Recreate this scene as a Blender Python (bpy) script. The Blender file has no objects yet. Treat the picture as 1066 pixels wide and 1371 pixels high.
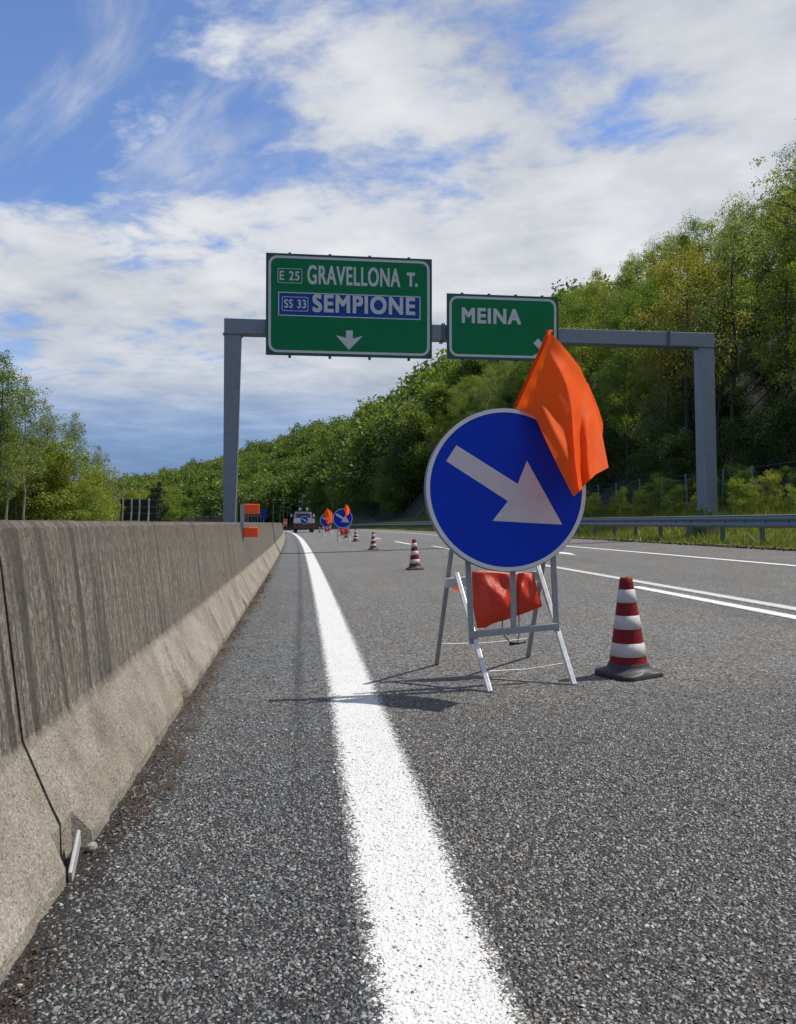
import bpy, bmesh, math, random
import numpy as np
from mathutils import Vector, Matrix
random.seed(7); rng = np.random.default_rng(7)
S = bpy.context.scene; COL = S.collection
R = math.radians

# ---------------------------------------------------------------- camera, world, sun
F = 1043.0; TH = R(6.85); PT = R(0.8); CH = 0.92        # focal length in photo pixels, heading, pitch, eye height
cd = bpy.data.cameras.new('camera'); cam = bpy.data.objects.new('camera', cd); COL.objects.link(cam)
cd.sensor_fit = 'HORIZONTAL'; cd.sensor_width = 36; cd.lens = 36 * F / 1066
cd.clip_start = .05; cd.clip_end = 9000
cam.location = (0, 0, CH); cam.rotation_euler = (R(90) + PT, 0, -TH)
S.camera = cam
S.view_settings.view_transform = 'Standard'; S.view_settings.look = 'None'
S.view_settings.exposure = 0.35; S.view_settings.gamma = 1
S.cycles.max_bounces = 8; S.cycles.transparent_max_bounces = 8

SUN_EL, SUN_AZ = 56, 84                                   # azimuth clockwise from the road direction (+Y)
sd = bpy.data.lights.new('sun', 'SUN'); sun = bpy.data.objects.new('sun', sd); COL.objects.link(sun)
sd.energy = 4.2; sd.angle = R(.5); sd.color = (1, .95, .87)
tosun = Vector((math.sin(R(SUN_AZ)) * math.cos(R(SUN_EL)), math.cos(R(SUN_AZ)) * math.cos(R(SUN_EL)), math.sin(R(SUN_EL))))
sun.rotation_euler = tosun.to_track_quat('Z', 'Y').to_euler()

W = bpy.data.worlds.new('World'); S.world = W; W.use_nodes = True
class NT:
    """small helper for building node trees"""
    def __init__(s, tree): s.t = tree; s.n = tree.nodes; s.l = tree.links
    def __call__(s, typ, ins=None, **props):
        nd = s.n.new(typ)
        for k, v in props.items(): setattr(nd, k, v)
        for k, v in (ins or {}).items():
            sk = nd.inputs[k]
            if isinstance(v, bpy.types.NodeSocket): s.l.new(v, sk)
            else: sk.default_value = v
        return nd
    def math(s, op, a, b=0.0, c=0.0, clamp=False):
        return s('ShaderNodeMath', {0: a, 1: b, 2: c}, operation=op, use_clamp=clamp).outputs[0]
    def ramp(s, fac, stops, interp='LINEAR'):
        nd = s('ShaderNodeValToRGB', {0: fac}); e = nd.color_ramp.elements; nd.color_ramp.interpolation = interp
        while len(e) < len(stops): e.new(.5)
        for el, (p, c) in zip(e, stops): el.position = p; el.color = (c, c, c, 1) if isinstance(c, (int, float)) else (*c, 1)
        return nd.outputs[0]
    def mix(s, fac, a, b, mode='MIX'):
        nd = s('ShaderNodeMix', data_type='RGBA', blend_type=mode)
        for i, v in ((0, fac), (6, a), (7, b)):
            if isinstance(v, bpy.types.NodeSocket): s.l.new(v, nd.inputs[i])
            else: nd.inputs[i].default_value = v if i == 0 else (*v[:3], 1)
        return nd.outputs[2]
    def noise(s, vec, scale, detail=3, rough=.5, dist=0.0, out=0):
        return s('ShaderNodeTexNoise', {'Vector': vec, 'Scale': scale, 'Detail': detail, 'Roughness': rough, 'Distortion': dist}).outputs[out]
    def vmul(s, vec, xyz):
        return s('ShaderNodeVectorMath', {0: vec, 1: xyz}, operation='MULTIPLY').outputs[0]
    def range(s, v, a, b, c=0.0, d=1.0, smooth=False):
        nd = s('ShaderNodeMapRange', {0: v, 1: a, 2: b, 3: c, 4: d}); nd.interpolation_type = 'SMOOTHSTEP' if smooth else 'LINEAR'
        return nd.outputs[0]

w = NT(W.node_tree)
bg = W.node_tree.nodes['Background']
sky = w('ShaderNodeTexSky', sky_type='NISHITA', sun_disc=False, sun_elevation=R(SUN_EL), sun_rotation=R(SUN_AZ), altitude=300, air_density=1.0, dust_density=.6, ozone_density=2.5)
dirv = w('ShaderNodeTexCoord').outputs['Generated']
sx = w('ShaderNodeSeparateXYZ', {0: dirv})
zc = w.math('MAXIMUM', sx.outputs[2], 0.0)
inv = w.math('DIVIDE', 1.0, w.math('ADD', zc, .10))
cl = w('ShaderNodeCombineXYZ', {0: w.math('MULTIPLY', sx.outputs[0], inv), 1: w.math('MULTIPLY', sx.outputs[1], inv), 2: 3.7}).outputs[0]
rot = w('ShaderNodeVectorRotate', {'Vector': cl, 'Angle': R(28)}, rotation_type='Z_AXIS').outputs[0]
st = w.vmul(rot, (.85, 1.0, 1.0))
n1 = w.noise(st, .85, 2, .5, .3)
n2 = w.noise(st, 3.7, 9, .60, .18)
n3 = w.noise(w.vmul(rot, (1.3, .8, 1)), 1.6, 5, .5, .2)
# how much of the sky is covered: thick towards the right and low down, thin high on the left
cov = w.math('ADD', w.math('ADD', w.math('MULTIPLY', sx.outputs[0], .46), -.095), w.range(zc, .26, .46, .36, 0.0, True))
val = w.math('ADD', w.math('ADD', w.math('MULTIPLY', n1, .45), w.math('MULTIPLY', n2, .98)), cov)
low = w.range(zc, .03, .19, 0.0, 1.0, True)                # the clear band over the far hill
lowm = w.math('MAXIMUM', low, w.range(sx.outputs[0], -.12, .25, 0.0, 1.0))
veil = w.range(w.noise(w.vmul(w('ShaderNodeVectorRotate', {'Vector': cl, 'Angle': R(-32)}, rotation_type='Z_AXIS').outputs[0], (2.6, .8, 1)), 1.5, 7, .62, .5), .42, .70, .04, .62, True)   # thin high cloud
mask = w.math('MULTIPLY', w.math('MAXIMUM', w.range(val, .60, .84, 0.0, 1.0, True), veil), lowm)
shade = w.range(w.math('ADD', w.math('MULTIPLY', n3, .65), w.math('MULTIPLY', n2, .5)), .38, .75, 0.0, 1.0)
ccol = w.mix(shade, (3.3, 3.6, 4.2), (6.6, 6.7, 6.9))
ccol = w.mix(w.range(zc, .03, .26, .75, 0.0), ccol, (2.0, 2.75, 4.1))
skyc = w.mix(1.0, sky.outputs[0], (.90, 1.06, 1.34), 'MULTIPLY')
fin = w.mix(mask, skyc, ccol)
hb = w.math('MULTIPLY', w.range(w.math('ADD', zc, w.math('MULTIPLY', w.math('SUBTRACT', n2, .5), .10)), .055, .20, 1.0, 0.0, True), w.range(sx.outputs[0], -.05, .40, .95, .25))
fin = w.mix(hb, fin, (1.35, 2.15, 3.85))
w.l.new(fin, bg.inputs[0]); bg.inputs[1].default_value = .10

# ---------------------------------------------------------------- geometry of the place
def ray(px, py):
    px, py = float(px), float(py)
    a, b = (px - 533) / F, -(py - 685.5) / F
    f = Vector((math.sin(TH) * math.cos(PT), math.cos(TH) * math.cos(PT), math.sin(PT)))
    r = Vector((math.cos(TH), -math.sin(TH), 0)); u = r.cross(f)
    return f + a * r + b * u
def P(px, py, Y):                                          # measured point in the plane y = Y
    Y = float(Y); d = ray(px, py); t = Y / d.y
    return Vector((d.x * t, Y, CH + d.z * t))
def shift(s):                                              # the road bends gently to the left
    if s < 0: return 0.0
    return s * s / 4200 if s < 200 else 200 * 200 / 4200 + (s - 200) * .0952
def roadz(s, d):
    z = .03 * max(min(d, 12.5), 0)
    if s > 30: z -= .00004 * (min(s, 260) - 30) ** 2
    return z
def RD(s, d, h=0.0): return Vector((d - shift(s), s, roadz(s, d) + h))
TA = [-60, -25, -20, -14, -10.8, -4.7, 0, 4.5, 9, 14, 20, 35, 60]
TB = [400, 330, 300, 290, 280, 250, 232, 150, 105, 75, 58, 38, 30]
TR = [900, 800, 700, 650, 600, 480, 380, 300, 220, 160, 140, 140, 140]
TH_ = [4, 8, 11, 18, 22, 33, 34, 29, 26, 23, 28, 32, 30]
def terr(x, y):
    s, d = y, x + shift(y)
    z = roadz(s, min(d, 12.5))
    if d > 12.4: z += min(d - 12.4, 4.2) * .24 + max(0, min(d - 16.6, 45)) * .36
    if y > 5:
        az = math.degrees(math.atan2(x, y)); r = math.hypot(x, y)
        rb, rr, h = np.interp(az, TA, TB), np.interp(az, TA, TR), np.interp(az, TA, TH_)
        t = min(max((r - rb) / (rr - rb), 0), 1.0)
        z = max(z, z * (1 - t) + h * t ** .85) if d > -40 or r > 200 else z
    return z

# ---------------------------------------------------------------- object helpers
def mesh_obj(name, verts, faces, mats=None, parent=None, smooth=False, midx=None, uvs=None):
    me = bpy.data.meshes.new(name); me.from_pydata([tuple(v) for v in verts], [], faces)
    for m in (mats if isinstance(mats, (list, tuple)) else [mats]):
        if m: me.materials.append(m)
    if midx is not None: me.polygons.foreach_set('material_index', midx)
    if smooth: me.polygons.foreach_set('use_smooth', [True] * len(me.polygons))
    if uvs is not None:
        l = me.uv_layers.new(name='UVMap'); idx = [0] * len(me.loops); me.loops.foreach_get('vertex_index', idx)
        l.data.foreach_set('uv', np.array(uvs, dtype=np.float32)[idx].ravel())
    me.update()
    o = bpy.data.objects.new(name, me); COL.objects.link(o)
    if parent: o.parent = parent
    return o
def np_mesh(name, V, nper, mats, col=None, smooth=False):
    """V: (n*nper,3) array of polygons with nper corners each; col: per-polygon value stored as attribute 'tone'"""
    me = bpy.data.meshes.new(name); n = len(V) // nper
    me.vertices.add(len(V)); me.vertices.foreach_set('co', np.asarray(V, np.float32).ravel())
    me.loops.add(len(V)); me.loops.foreach_set('vertex_index', np.arange(len(V), dtype=np.int32))
    me.polygons.add(n); me.polygons.foreach_set('loop_start', np.arange(0, len(V), nper, dtype=np.int32))
    me.materials.append(mats)
    if col is not None:
        a = me.attributes.new('tone', 'FLOAT', 'FACE'); a.data.foreach_set('value', np.asarray(col, np.float32))
    me.update(calc_edges=True)
    return me
def link(name, me, parent=None):
    o = bpy.data.objects.new(name, me); COL.objects.link(o)
    if parent: o.parent = parent
    return o
def empty(name, loc=(0, 0, 0), rz=0):
    o = bpy.data.objects.new(name, None); COL.objects.link(o); o.empty_display_size = .2
    o.location = loc; o.rotation_euler = (0, 0, rz); return o
def tag(o, label=None, cat=None, group=None, kind=None):
    for k, v in (('label', label), ('category', cat), ('group', group), ('kind', kind)):
        if v: o[k] = v
    return o
def copy_tree(o, parent=None):
    c = o.copy(); COL.objects.link(c); c.parent = parent
    for ch in list(o.children): copy_tree(ch, c)
    return c

class MB:
    """collects shapes of one part, then links them as one mesh object"""
    def __init__(s): s.v = []; s.f = []; s.m = []
    def add(s, vs, fs, mi=0):
        b = len(s.v); s.v += [Vector(v) for v in vs]; s.f += [[b + i for i in f] for f in fs]; s.m += [mi] * len(fs)
        return s
    def box(s, c, size, mi=0, M=None):
        x, y, z = [k / 2 for k in size]
        vs = [Vector((i * x, j * y, k * z)) for k in (-1, 1) for i, j in ((-1, -1), (1, -1), (1, 1), (-1, 1))]
        if M is not None: vs = [M @ v for v in vs]
        vs = [v + Vector(c) for v in vs]
        return s.add(vs, [(3, 2, 1, 0), (4, 5, 6, 7), (0, 1, 5, 4), (1, 2, 6, 5), (2, 3, 7, 6), (3, 0, 4, 7)], mi)
    def bar(s, a, b, w, t=None, up=(0, 0, 1), mi=0, w2=None, t2=None):
        a, b = Vector(a), Vector(b); d = (b - a).normalized(); up = Vector(up)
        if abs(d.dot(up)) > .95: up = Vector((0, 1, 0))
        x = d.cross(up).normalized(); y = x.cross(d); t = t or w; w2 = w2 or w; t2 = t2 or t
        vs = [p + x * i * ww / 2 + y * j * tt / 2 for p, ww, tt in ((a, w, t), (b, w2, t2)) for i, j in ((-1, -1), (1, -1), (1, 1), (-1, 1))]
        return s.add(vs, [(0, 1, 2, 3), (7, 6, 5, 4), (0, 4, 5, 1), (1, 5, 6, 2), (2, 6, 7, 3), (3, 7, 4, 0)], mi)
    def tube(s, pts, rad, n=8, mi=0):
        pts = [Vector(p) for p in pts]; rad = rad if isinstance(rad, (list, tuple)) else [rad] * len(pts); b = len(s.v)
        for i, p in enumerate(pts):
            d = (pts[min(i + 1, len(pts) - 1)] - pts[max(i - 1, 0)]).normalized()
            u = Vector((1, 0, 0)) if abs(d.x) < .8 else Vector((0, 1, 0)); x = d.cross(u).normalized(); y = d.cross(x)
            for k in range(n):
                a = 2 * math.pi * k / n; s.v.append(p + (x * math.cos(a) + y * math.sin(a)) * rad[i])
        for i in range(len(pts) - 1):
            for k in range(n):
                s.f.append([b + i * n + k, b + i * n + (k + 1) % n, b + (i + 1) * n + (k + 1) % n, b + (i + 1) * n + k]); s.m.append(mi)
        s.f.append([b + k for k in range(n)][::-1]); s.m.append(mi)
        s.f.append([b + (len(pts) - 1) * n + k for k in range(n)]); s.m.append(mi)
        return s
    def lathe(s, prof, n=32, mi=0, c=(0, 0, 0)):
        b = len(s.v)
        for r, z in prof:
            for k in range(n):
                a = 2 * math.pi * k / n; s.v.append(Vector((c[0] + r * math.cos(a), c[1] + r * math.sin(a), c[2] + z)))
        for i in range(len(prof) - 1):
            for k in range(n):
                s.f.append([b + i * n + k, b + i * n + (k + 1) % n, b + (i + 1) * n + (k + 1) % n, b + (i + 1) * n + k]); s.m.append(mi)
        return s
    def prism(s, poly, y0, y1, mi=0):                     # polygon in x,z extruded along y
        n = len(poly); vs = [(x, y0, z) for x, z in poly] + [(x, y1, z) for x, z in poly]
        return s.add(vs, [list(range(n)), list(range(2 * n - 1, n - 1, -1))] + [(i, i + n, (i + 1) % n + n, (i + 1) % n) for i in range(n)], mi)
    def build(s, name, mats, parent=None, smooth=False, bevel=0):
        o = mesh_obj(name, s.v, s.f, mats, parent, False, s.m)
        bm = bmesh.new(); bm.from_mesh(o.data); bmesh.ops.recalc_face_normals(bm, faces=bm.faces); bm.to_mesh(o.data); bm.free()
        if smooth: o.data.polygons.foreach_set('use_smooth', [True] * len(o.data.polygons))
        if bevel:
            md = o.modifiers.new('bevel', 'BEVEL'); md.width = bevel; md.segments = 2; md.limit_method = 'ANGLE'
        return o

# ---------------------------------------------------------------- materials
def new_mat(name):
    m = bpy.data.materials.new(name); m.use_nodes = True
    return m, NT(m.node_tree), m.node_tree.nodes['Principled BSDF']
def paint(name, col, rough=.5, metal=0.0, var=.12, scale=8, dirt=0.0, dirtcol=(.12, .10, .08), bump=0.0):
    m, n, b = new_mat(name); pos = n('ShaderNodeTexCoord').outputs['Object']
    nz = n.noise(pos, scale, 4, .6)
    c = n.mix(n.range(nz, .3, .7), tuple(k * (1 - var) for k in col), tuple(min(1, k * (1 + var)) for k in col))
    if dirt:
        d2 = n.noise(pos, scale * 2.7, 6, .65)
        c = n.mix(n.math('MULTIPLY', n.range(d2, .5, .72), dirt), c, dirtcol)
    n.l.new(c, b.inputs['Base Color']); b.inputs['Metallic'].default_value = metal
    n.l.new(n.range(nz, .2, .8, max(rough - .08, .02), min(rough + .08, 1)), b.inputs['Roughness'])
    if bump:
        n.l.new(n('ShaderNodeBump', {'Height': n.noise(pos, scale * 6, 4, .6), 'Strength': .4, 'Distance': bump}).outputs[0], b.inputs['Normal'])
    return m
def matte(m, k=.15):
    m.node_tree.nodes['Principled BSDF'].inputs['Specular IOR Level'].default_value = k
    return m
def geo_pos(n): return n('ShaderNodeNewGeometry').outputs['Position']

def stone_field(n, pos, k=1.0):
    """aggregate of open-graded asphalt: colour per stone, dark binder between the stones, height for bump"""
    jit = n('ShaderNodeVectorMath', {0: pos, 1: n('ShaderNodeVectorMath', {0: n.noise(pos, 60, 2, .5, 0, 1), 1: (.012, .012, .012)}, operation='MULTIPLY').outputs[0]}, operation='ADD').outputs[0]
    v = n('ShaderNodeTexVoronoi', {'Vector': jit, 'Scale': 82.0 * k, 'Randomness': 1.0}, feature='F1')
    e = n('ShaderNodeTexVoronoi', {'Vector': jit, 'Scale': 82.0 * k, 'Randomness': 1.0}, feature='DISTANCE_TO_EDGE')
    sep = n('ShaderNodeSeparateColor', {0: v.outputs['Color']})
    return v, e, sep
STONE = [(0.0, (.075, .078, .084)), (.18, (.15, .155, .16)), (.34, (.165, .195, .20)), (.42, (.25, .25, .25)), (.60, (.30, .29, .27)), (.78, (.35, .35, .345)), (.88, (.30, .25, .19)), (.93, (.39, .38, .36)), (1.0, (.56, .56, .55))]
def asphalt_nodes(n, u, pos):
    v, e, sep = stone_field(n, pos)
    big = n.noise(pos, .55, 4, .6); mid = n.noise(pos, 9, 3, .6)
    grain = n.noise(pos, 420, 2, .6)
    stone = n.ramp(sep.outputs[0], STONE)
    stone = n.mix(n.range(grain, .3, .7), n.mix(1, stone, (.72, .72, .72), 'MULTIPLY'), stone)
    tint = n.mix(n.range(n.noise(pos, 1.3, 3), .35, .65), (1.0, .97, .92), (.93, .97, 1.03))
    stone = n.mix(1, stone, tint, 'MULTIPLY')
    # carriageway is a browner, more worn surface than the hard shoulder on the left
    lane = n.range(n.math('ADD', u, n.math('MULTIPLY', n.math('SUBTRACT', mid, .5), .06)), .25, .50, 0, 1)
    stone = n.mix(lane, n.mix(1, stone, (.80, .83, .86), 'MULTIPLY'), n.mix(1, stone, (1.02, .98, .935), 'MULTIPLY'))
    stone = n.mix(1, stone, n.ramp(big, [(.3, .88), (.7, 1.10)]), 'MULTIPLY')
    gap = n.math('MULTIPLY', n.range(e.outputs['Distance'], .0, .13, 1.0, 0.0, True), .9)
    hole = n.range(n.math('ADD', sep.outputs[1], n.math('MULTIPLY', mid, .15)), .88, .95, 0, .85)
    c = n.mix(n.math('MAXIMUM', gap, hole), stone, (.012, .012, .013))
    dome = n.math('SUBTRACT', 1.0, n.math('MULTIPLY', v.outputs['Distance'], 1.1))
    hgt = n.math('ADD', n.math('MULTIPLY', n.range(e.outputs['Distance'], 0, .28, 0, 1, True), n.range(sep.outputs[2], 0, 1, .45, 1.0)), n.math('MULTIPLY', dome, .35))
    hgt = n.math('SUBTRACT', hgt, n.math('MULTIPLY', hole, .7))
    hgt = n.math('ADD', hgt, n.math('MULTIPLY', grain, .12))
    return c, hgt, sep, e, mid
def asphalt_mat():
    m, n, b = new_mat('asphalt'); pos = geo_pos(n)
    uv = n('ShaderNodeSeparateXYZ', {0: n('ShaderNodeUVMap').outputs[0]}); u, vv = uv.outputs[0], uv.outputs[1]
    c, hgt, sep, e, mid = asphalt_nodes(n, u, pos)
    # paving joint along the line, dirt collected against the barrier
    ju = n.math('ADD', u, n.math('MULTIPLY', n.math('SUBTRACT', n.noise(n.vmul(pos, (0, 1, 0)), 1.5, 3), .5), .05))
    joint = n.range(n.math('ABSOLUTE', n.math('SUBTRACT', ju, -.03)), .004, .05, .55, 0)
    c = n.mix(joint, c, (.018, .018, .019))
    du = n.math('ADD', u, n.math('MULTIPLY', n.math('SUBTRACT', n.noise(pos, 14, 4, .7), .5), .17))
    dirt = n.range(du, -.60, -.44, 1.0, 0.0, True)
    dc = n.ramp(n.noise(pos, 130, 4, .7), [(.3, (.018, .013, .009)), (.5, (.055, .040, .028)), (.66, (.11, .075, .05)), (.75, (.17, .15, .12))])
    c = n.mix(n.math('MULTIPLY', dirt, .85), c, dc)
    # oil and tyre marks along the lane
    lanep = n.noise(n.vmul(pos, (2.2, .06, 1)), 1.0, 3, .5)
    c = n.mix(n.range(lanep, .52, .72, 0, .22), c, (.03, .03, .03))
    blot = n.noise(pos, 2.3, 4, .6, .5); c = n.mix(n.range(blot, .69, .75, 0, .45), c, (.02, .02, .02))
    c = n.mix(n.range(vv, 2.6, 4.3, .8, 0), c, (.014, .014, .015))       # bare binder under the modelled chips
    n.l.new(c, b.inputs['Base Color']); b.inputs['Roughness'].default_value = .62
    b.inputs['Specular IOR Level'].default_value = .35
    n.l.new(n('ShaderNodeBump', {'Height': hgt, 'Strength': 1.0, 'Distance': .0045}).outputs[0], b.inputs['Normal'])
    return m
def chip_mat():
    m, n, b = new_mat('crushed_stone'); pos = geo_pos(n); t = n('ShaderNodeAttribute', attribute_name='tone').outputs['Fac']
    u = n('ShaderNodeSeparateXYZ', {0: pos}).outputs[0]
    c = n.mix(1, n.ramp(t, STONE), (.86, .86, .86), 'MULTIPLY'); gr = n.noise(pos, 500, 3, .65); c = n.mix(1, c, n.ramp(gr, [(.3, .62), (.7, 1.12)]), 'MULTIPLY')
    c = n.mix(n.range(n.noise(pos, 160, 3, .6), .55, .66, 0, .75), c, (.022, .022, .024))     # bitumen film left on the stones
    c = n.mix(n.range(u, .1, .45), n.mix(1, c, (.80, .84, .88), 'MULTIPLY'), n.mix(1, c, (1.02, .985, .94), 'MULTIPLY'))
    n.l.new(c, b.inputs['Base Color']); b.inputs['Roughness'].default_value = .55; b.inputs['Specular IOR Level'].default_value = .4
    n.l.new(n('ShaderNodeBump', {'Height': gr, 'Strength': .5, 'Distance': .001}).outputs[0], b.inputs['Normal'])
    return m
def marking_mat(name, wid, wear, white=.80):
    m, n, b = new_mat(name); pos = geo_pos(n)
    uv = n('ShaderNodeSeparateXYZ', {0: n('ShaderNodeUVMap').outputs[0]}); u = uv.outputs[0]   # metres from the line's middle
    ug = n('ShaderNodeSeparateXYZ', {0: pos}).outputs[0]
    c, hgt, sep, e, mid = asphalt_nodes(n, ug, pos)
    edge = n.range(n.math('ABSOLUTE', u), wid / 2 - .035, wid / 2 + .018, 0, 1)
    fine = n.noise(pos, 210, 3, .6); med = n.noise(pos, 75, 3, .6)
    score = n.math('ADD', n.math('ADD', n.math('MULTIPLY', fine, .55), n.math('MULTIPLY', med, .45)), n.math('MULTIPLY', n.range(e.outputs['Distance'], 0, .15, 1, 0), .10))
    score = n.math('ADD', score, n.math('MULTIPLY', sep.outputs[1], .10))
    lim = n.math('SUBTRACT', .735 - wear, n.math('MULTIPLY', edge, .26))
    bare = n.range(n.math('SUBTRACT', score, lim), -.012, .022, 0, 1)
    pc = n.mix(n.range(n.noise(pos, 5, 3), .3, .7), (white * .93, white * .93, white * .90), (white, white, white * .985))
    n.l.new(n.mix(bare, pc, c), b.inputs['Base Color'])
    b.inputs['Roughness'].default_value = .6
    h2 = n.math('ADD', n.math('MULTIPLY', hgt, n.math('ADD', .35, n.math('MULTIPLY', bare, .65))), n.math('MULTIPLY', n.math('SUBTRACT', 1, bare), .45))
    n.l.new(n('ShaderNodeBump', {'Height': h2, 'Strength': .9, 'Distance': .004}).outputs[0], b.inputs['Normal'])
    return m
def concrete_mat():
    m, n, b = new_mat('weathered_concrete'); pos = geo_pos(n)
    z = n('ShaderNodeSeparateXYZ', {0: pos}).outputs[2]; y = n('ShaderNodeSeparateXYZ', {0: pos}).outputs[1]
    st1 = n.noise(n.vmul(pos, (1, 5.5, .5)), 5.0, 5, .62)
    st2 = n.noise(n.vmul(pos, (1, 14, 4.0)), 4.0, 5, .65)
    st3 = n.noise(n.vmul(pos, (6, 45, 26)), 1.3, 5, .72)
    blot = n.noise(pos, 3.5, 5, .65); fine = n.noise(pos, 150, 4, .65)
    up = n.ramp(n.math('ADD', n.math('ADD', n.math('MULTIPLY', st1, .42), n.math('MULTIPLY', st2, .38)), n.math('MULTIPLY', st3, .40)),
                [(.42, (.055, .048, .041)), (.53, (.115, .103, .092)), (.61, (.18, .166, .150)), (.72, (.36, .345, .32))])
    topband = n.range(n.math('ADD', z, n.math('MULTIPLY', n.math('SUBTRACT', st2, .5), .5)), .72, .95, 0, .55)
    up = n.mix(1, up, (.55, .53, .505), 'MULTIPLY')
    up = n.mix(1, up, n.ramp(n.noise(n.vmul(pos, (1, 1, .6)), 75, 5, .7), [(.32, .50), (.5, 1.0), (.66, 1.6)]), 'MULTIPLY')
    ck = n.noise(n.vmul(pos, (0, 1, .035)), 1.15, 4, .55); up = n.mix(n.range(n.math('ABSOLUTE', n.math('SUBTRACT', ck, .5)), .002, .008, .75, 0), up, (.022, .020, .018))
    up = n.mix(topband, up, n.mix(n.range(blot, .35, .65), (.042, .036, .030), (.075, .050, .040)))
    lo = n.ramp(n.math('ADD', n.math('MULTIPLY', blot, .5), n.math('MULTIPLY', fine, .5)), [(.38, (.15, .132, .105)), (.5, (.30, .278, .238)), (.62, (.46, .44, .39))])
    v = n('ShaderNodeTexVoronoi', {'Vector': pos, 'Scale': 88.0}); vs = n('ShaderNodeSeparateColor', {0: v.outputs['Color']})
    pebm = n.math('MULTIPLY', n.range(v.outputs['Distance'], .24, .36, 1, 0), n.range(n.math('ADD', vs.outputs[0], n.math('MULTIPLY', n.math('SUBTRACT', blot, .5), .9)), .72, .78))
    peb = n.ramp(vs.outputs[1], [(.0, (.07, .065, .06)), (.45, (.19, .17, .15)), (.8, (.30, .29, .26)), (1, (.48, .47, .44))])
    lo = n.mix(n.math('MULTIPLY', pebm, .75), n.mix(1, lo, (.63, .62, .60), 'MULTIPLY'), peb)
    lo = n.mix(1, lo, n.ramp(n.noise(pos, 95, 5, .75), [(.33, .62), (.5, 1.0), (.67, 1.4)]), 'MULTIPLY')
    rust = n.noise(n.vmul(pos, (2, 1.1, 2)), 3.0, 5, .7); lo = n.mix(n.range(rust, .56, .72, 0, .45), lo, (.24, .155, .09))
    moss = n.noise(pos, 9, 5, .7); lo = n.mix(n.range(moss, .62, .74, 0, .35), lo, (.14, .13, .08))
    zz = n.math('ADD', z, n.math('MULTIPLY', n.math('SUBTRACT', n.noise(n.vmul(pos, (1, 1, .3)), 16, 4, .7), .5), .035))
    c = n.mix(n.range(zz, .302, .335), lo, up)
    n.l.new(c, b.inputs['Base Color']); b.inputs['Roughness'].default_value = .88
    h = n.math('ADD', n.math('ADD', n.math('MULTIPLY', fine, .4), n.math('MULTIPLY', st3, .8)), n.math('MULTIPLY', pebm, .6))
    n.l.new(n('ShaderNodeBump', {'Height': h, 'Strength': .8, 'Distance': .006}).outputs[0], b.inputs['Normal'])
    return m
def foliage(name, dark, light, trans=.55):
    dark, light = tuple(k * 1.3 for k in dark), tuple(min(k * 1.3, .9) for k in light)
    m, n, b = new_mat(name)
    tone = n('ShaderNodeAttribute', attribute_name='tone').outputs['Fac']
    rnd = n('ShaderNodeObjectInfo').outputs['Random']
    k = n.math('ADD', n.math('MULTIPLY', tone, .7), n.math('MULTIPLY', rnd, .3))
    c = n.mix(k, dark, light)
    c = n.mix(n.range(rnd, 0, 1, 0, .35), c, n.mix(1, c, (1.25, .95, .6), 'MULTIPLY'))
    out = m.node_tree.nodes['Material Output']
    d = n('ShaderNodeBsdfDiffuse', {'Color': c}); t = n('ShaderNodeBsdfTranslucent', {'Color': n.mix(1, c, (1.25, 1.25, .55), 'MULTIPLY')})
    g = n('ShaderNodeBsdfGlossy', {'Color': (.5, .5, .5, 1), 'Roughness': .5})
    mx = n('ShaderNodeMixShader', {0: trans, 1: d.outputs[0], 2: t.outputs[0]})
    mx2 = n('ShaderNodeMixShader', {0: .05, 1: mx.outputs[0], 2: g.outputs[0]})
    n.l.new(mx2.outputs[0], out.inputs[0]); m.node_tree.nodes.remove(b)
    return m
def cloth(name, col, tcol, trans=.4, rough=.6, gloss=.04, wr=0.0):
    m, n, b = new_mat(name); pos = n('ShaderNodeTexCoord').outputs['Object']; out = m.node_tree.nodes['Material Output']
    nz = n.noise(pos, 14, 3)
    c = n.mix(n.range(nz, .3, .7), tuple(k * .93 for k in col), col)
    bump = n('ShaderNodeBump', {'Height': n.math('ADD', n.noise(pos, 700, 2), n.math('MULTIPLY', n.noise(n.vmul(pos, (1, 1, .5)), 16, 4, .55, 1.2), wr)), 'Strength': .35, 'Distance': .006 if wr > 1 else .004 if wr else .001}).outputs[0]
    d = n('ShaderNodeBsdfDiffuse', {'Color': c, 'Normal': bump}); t = n('ShaderNodeBsdfTranslucent', {'Color': (*tcol, 1)})
    g = n('ShaderNodeBsdfGlossy', {'Color': (1, 1, 1, 1), 'Roughness': rough, 'Normal': bump})
    mx = n('ShaderNodeMixShader', {0: trans, 1: d.outputs[0], 2: t.outputs[0]})
    mx2 = n('ShaderNodeMixShader', {0: gloss, 1: mx.outputs[0], 2: g.outputs[0]})
    n.l.new(mx2.outputs[0], out.inputs[0]); m.node_tree.nodes.remove(b)
    return m

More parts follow.
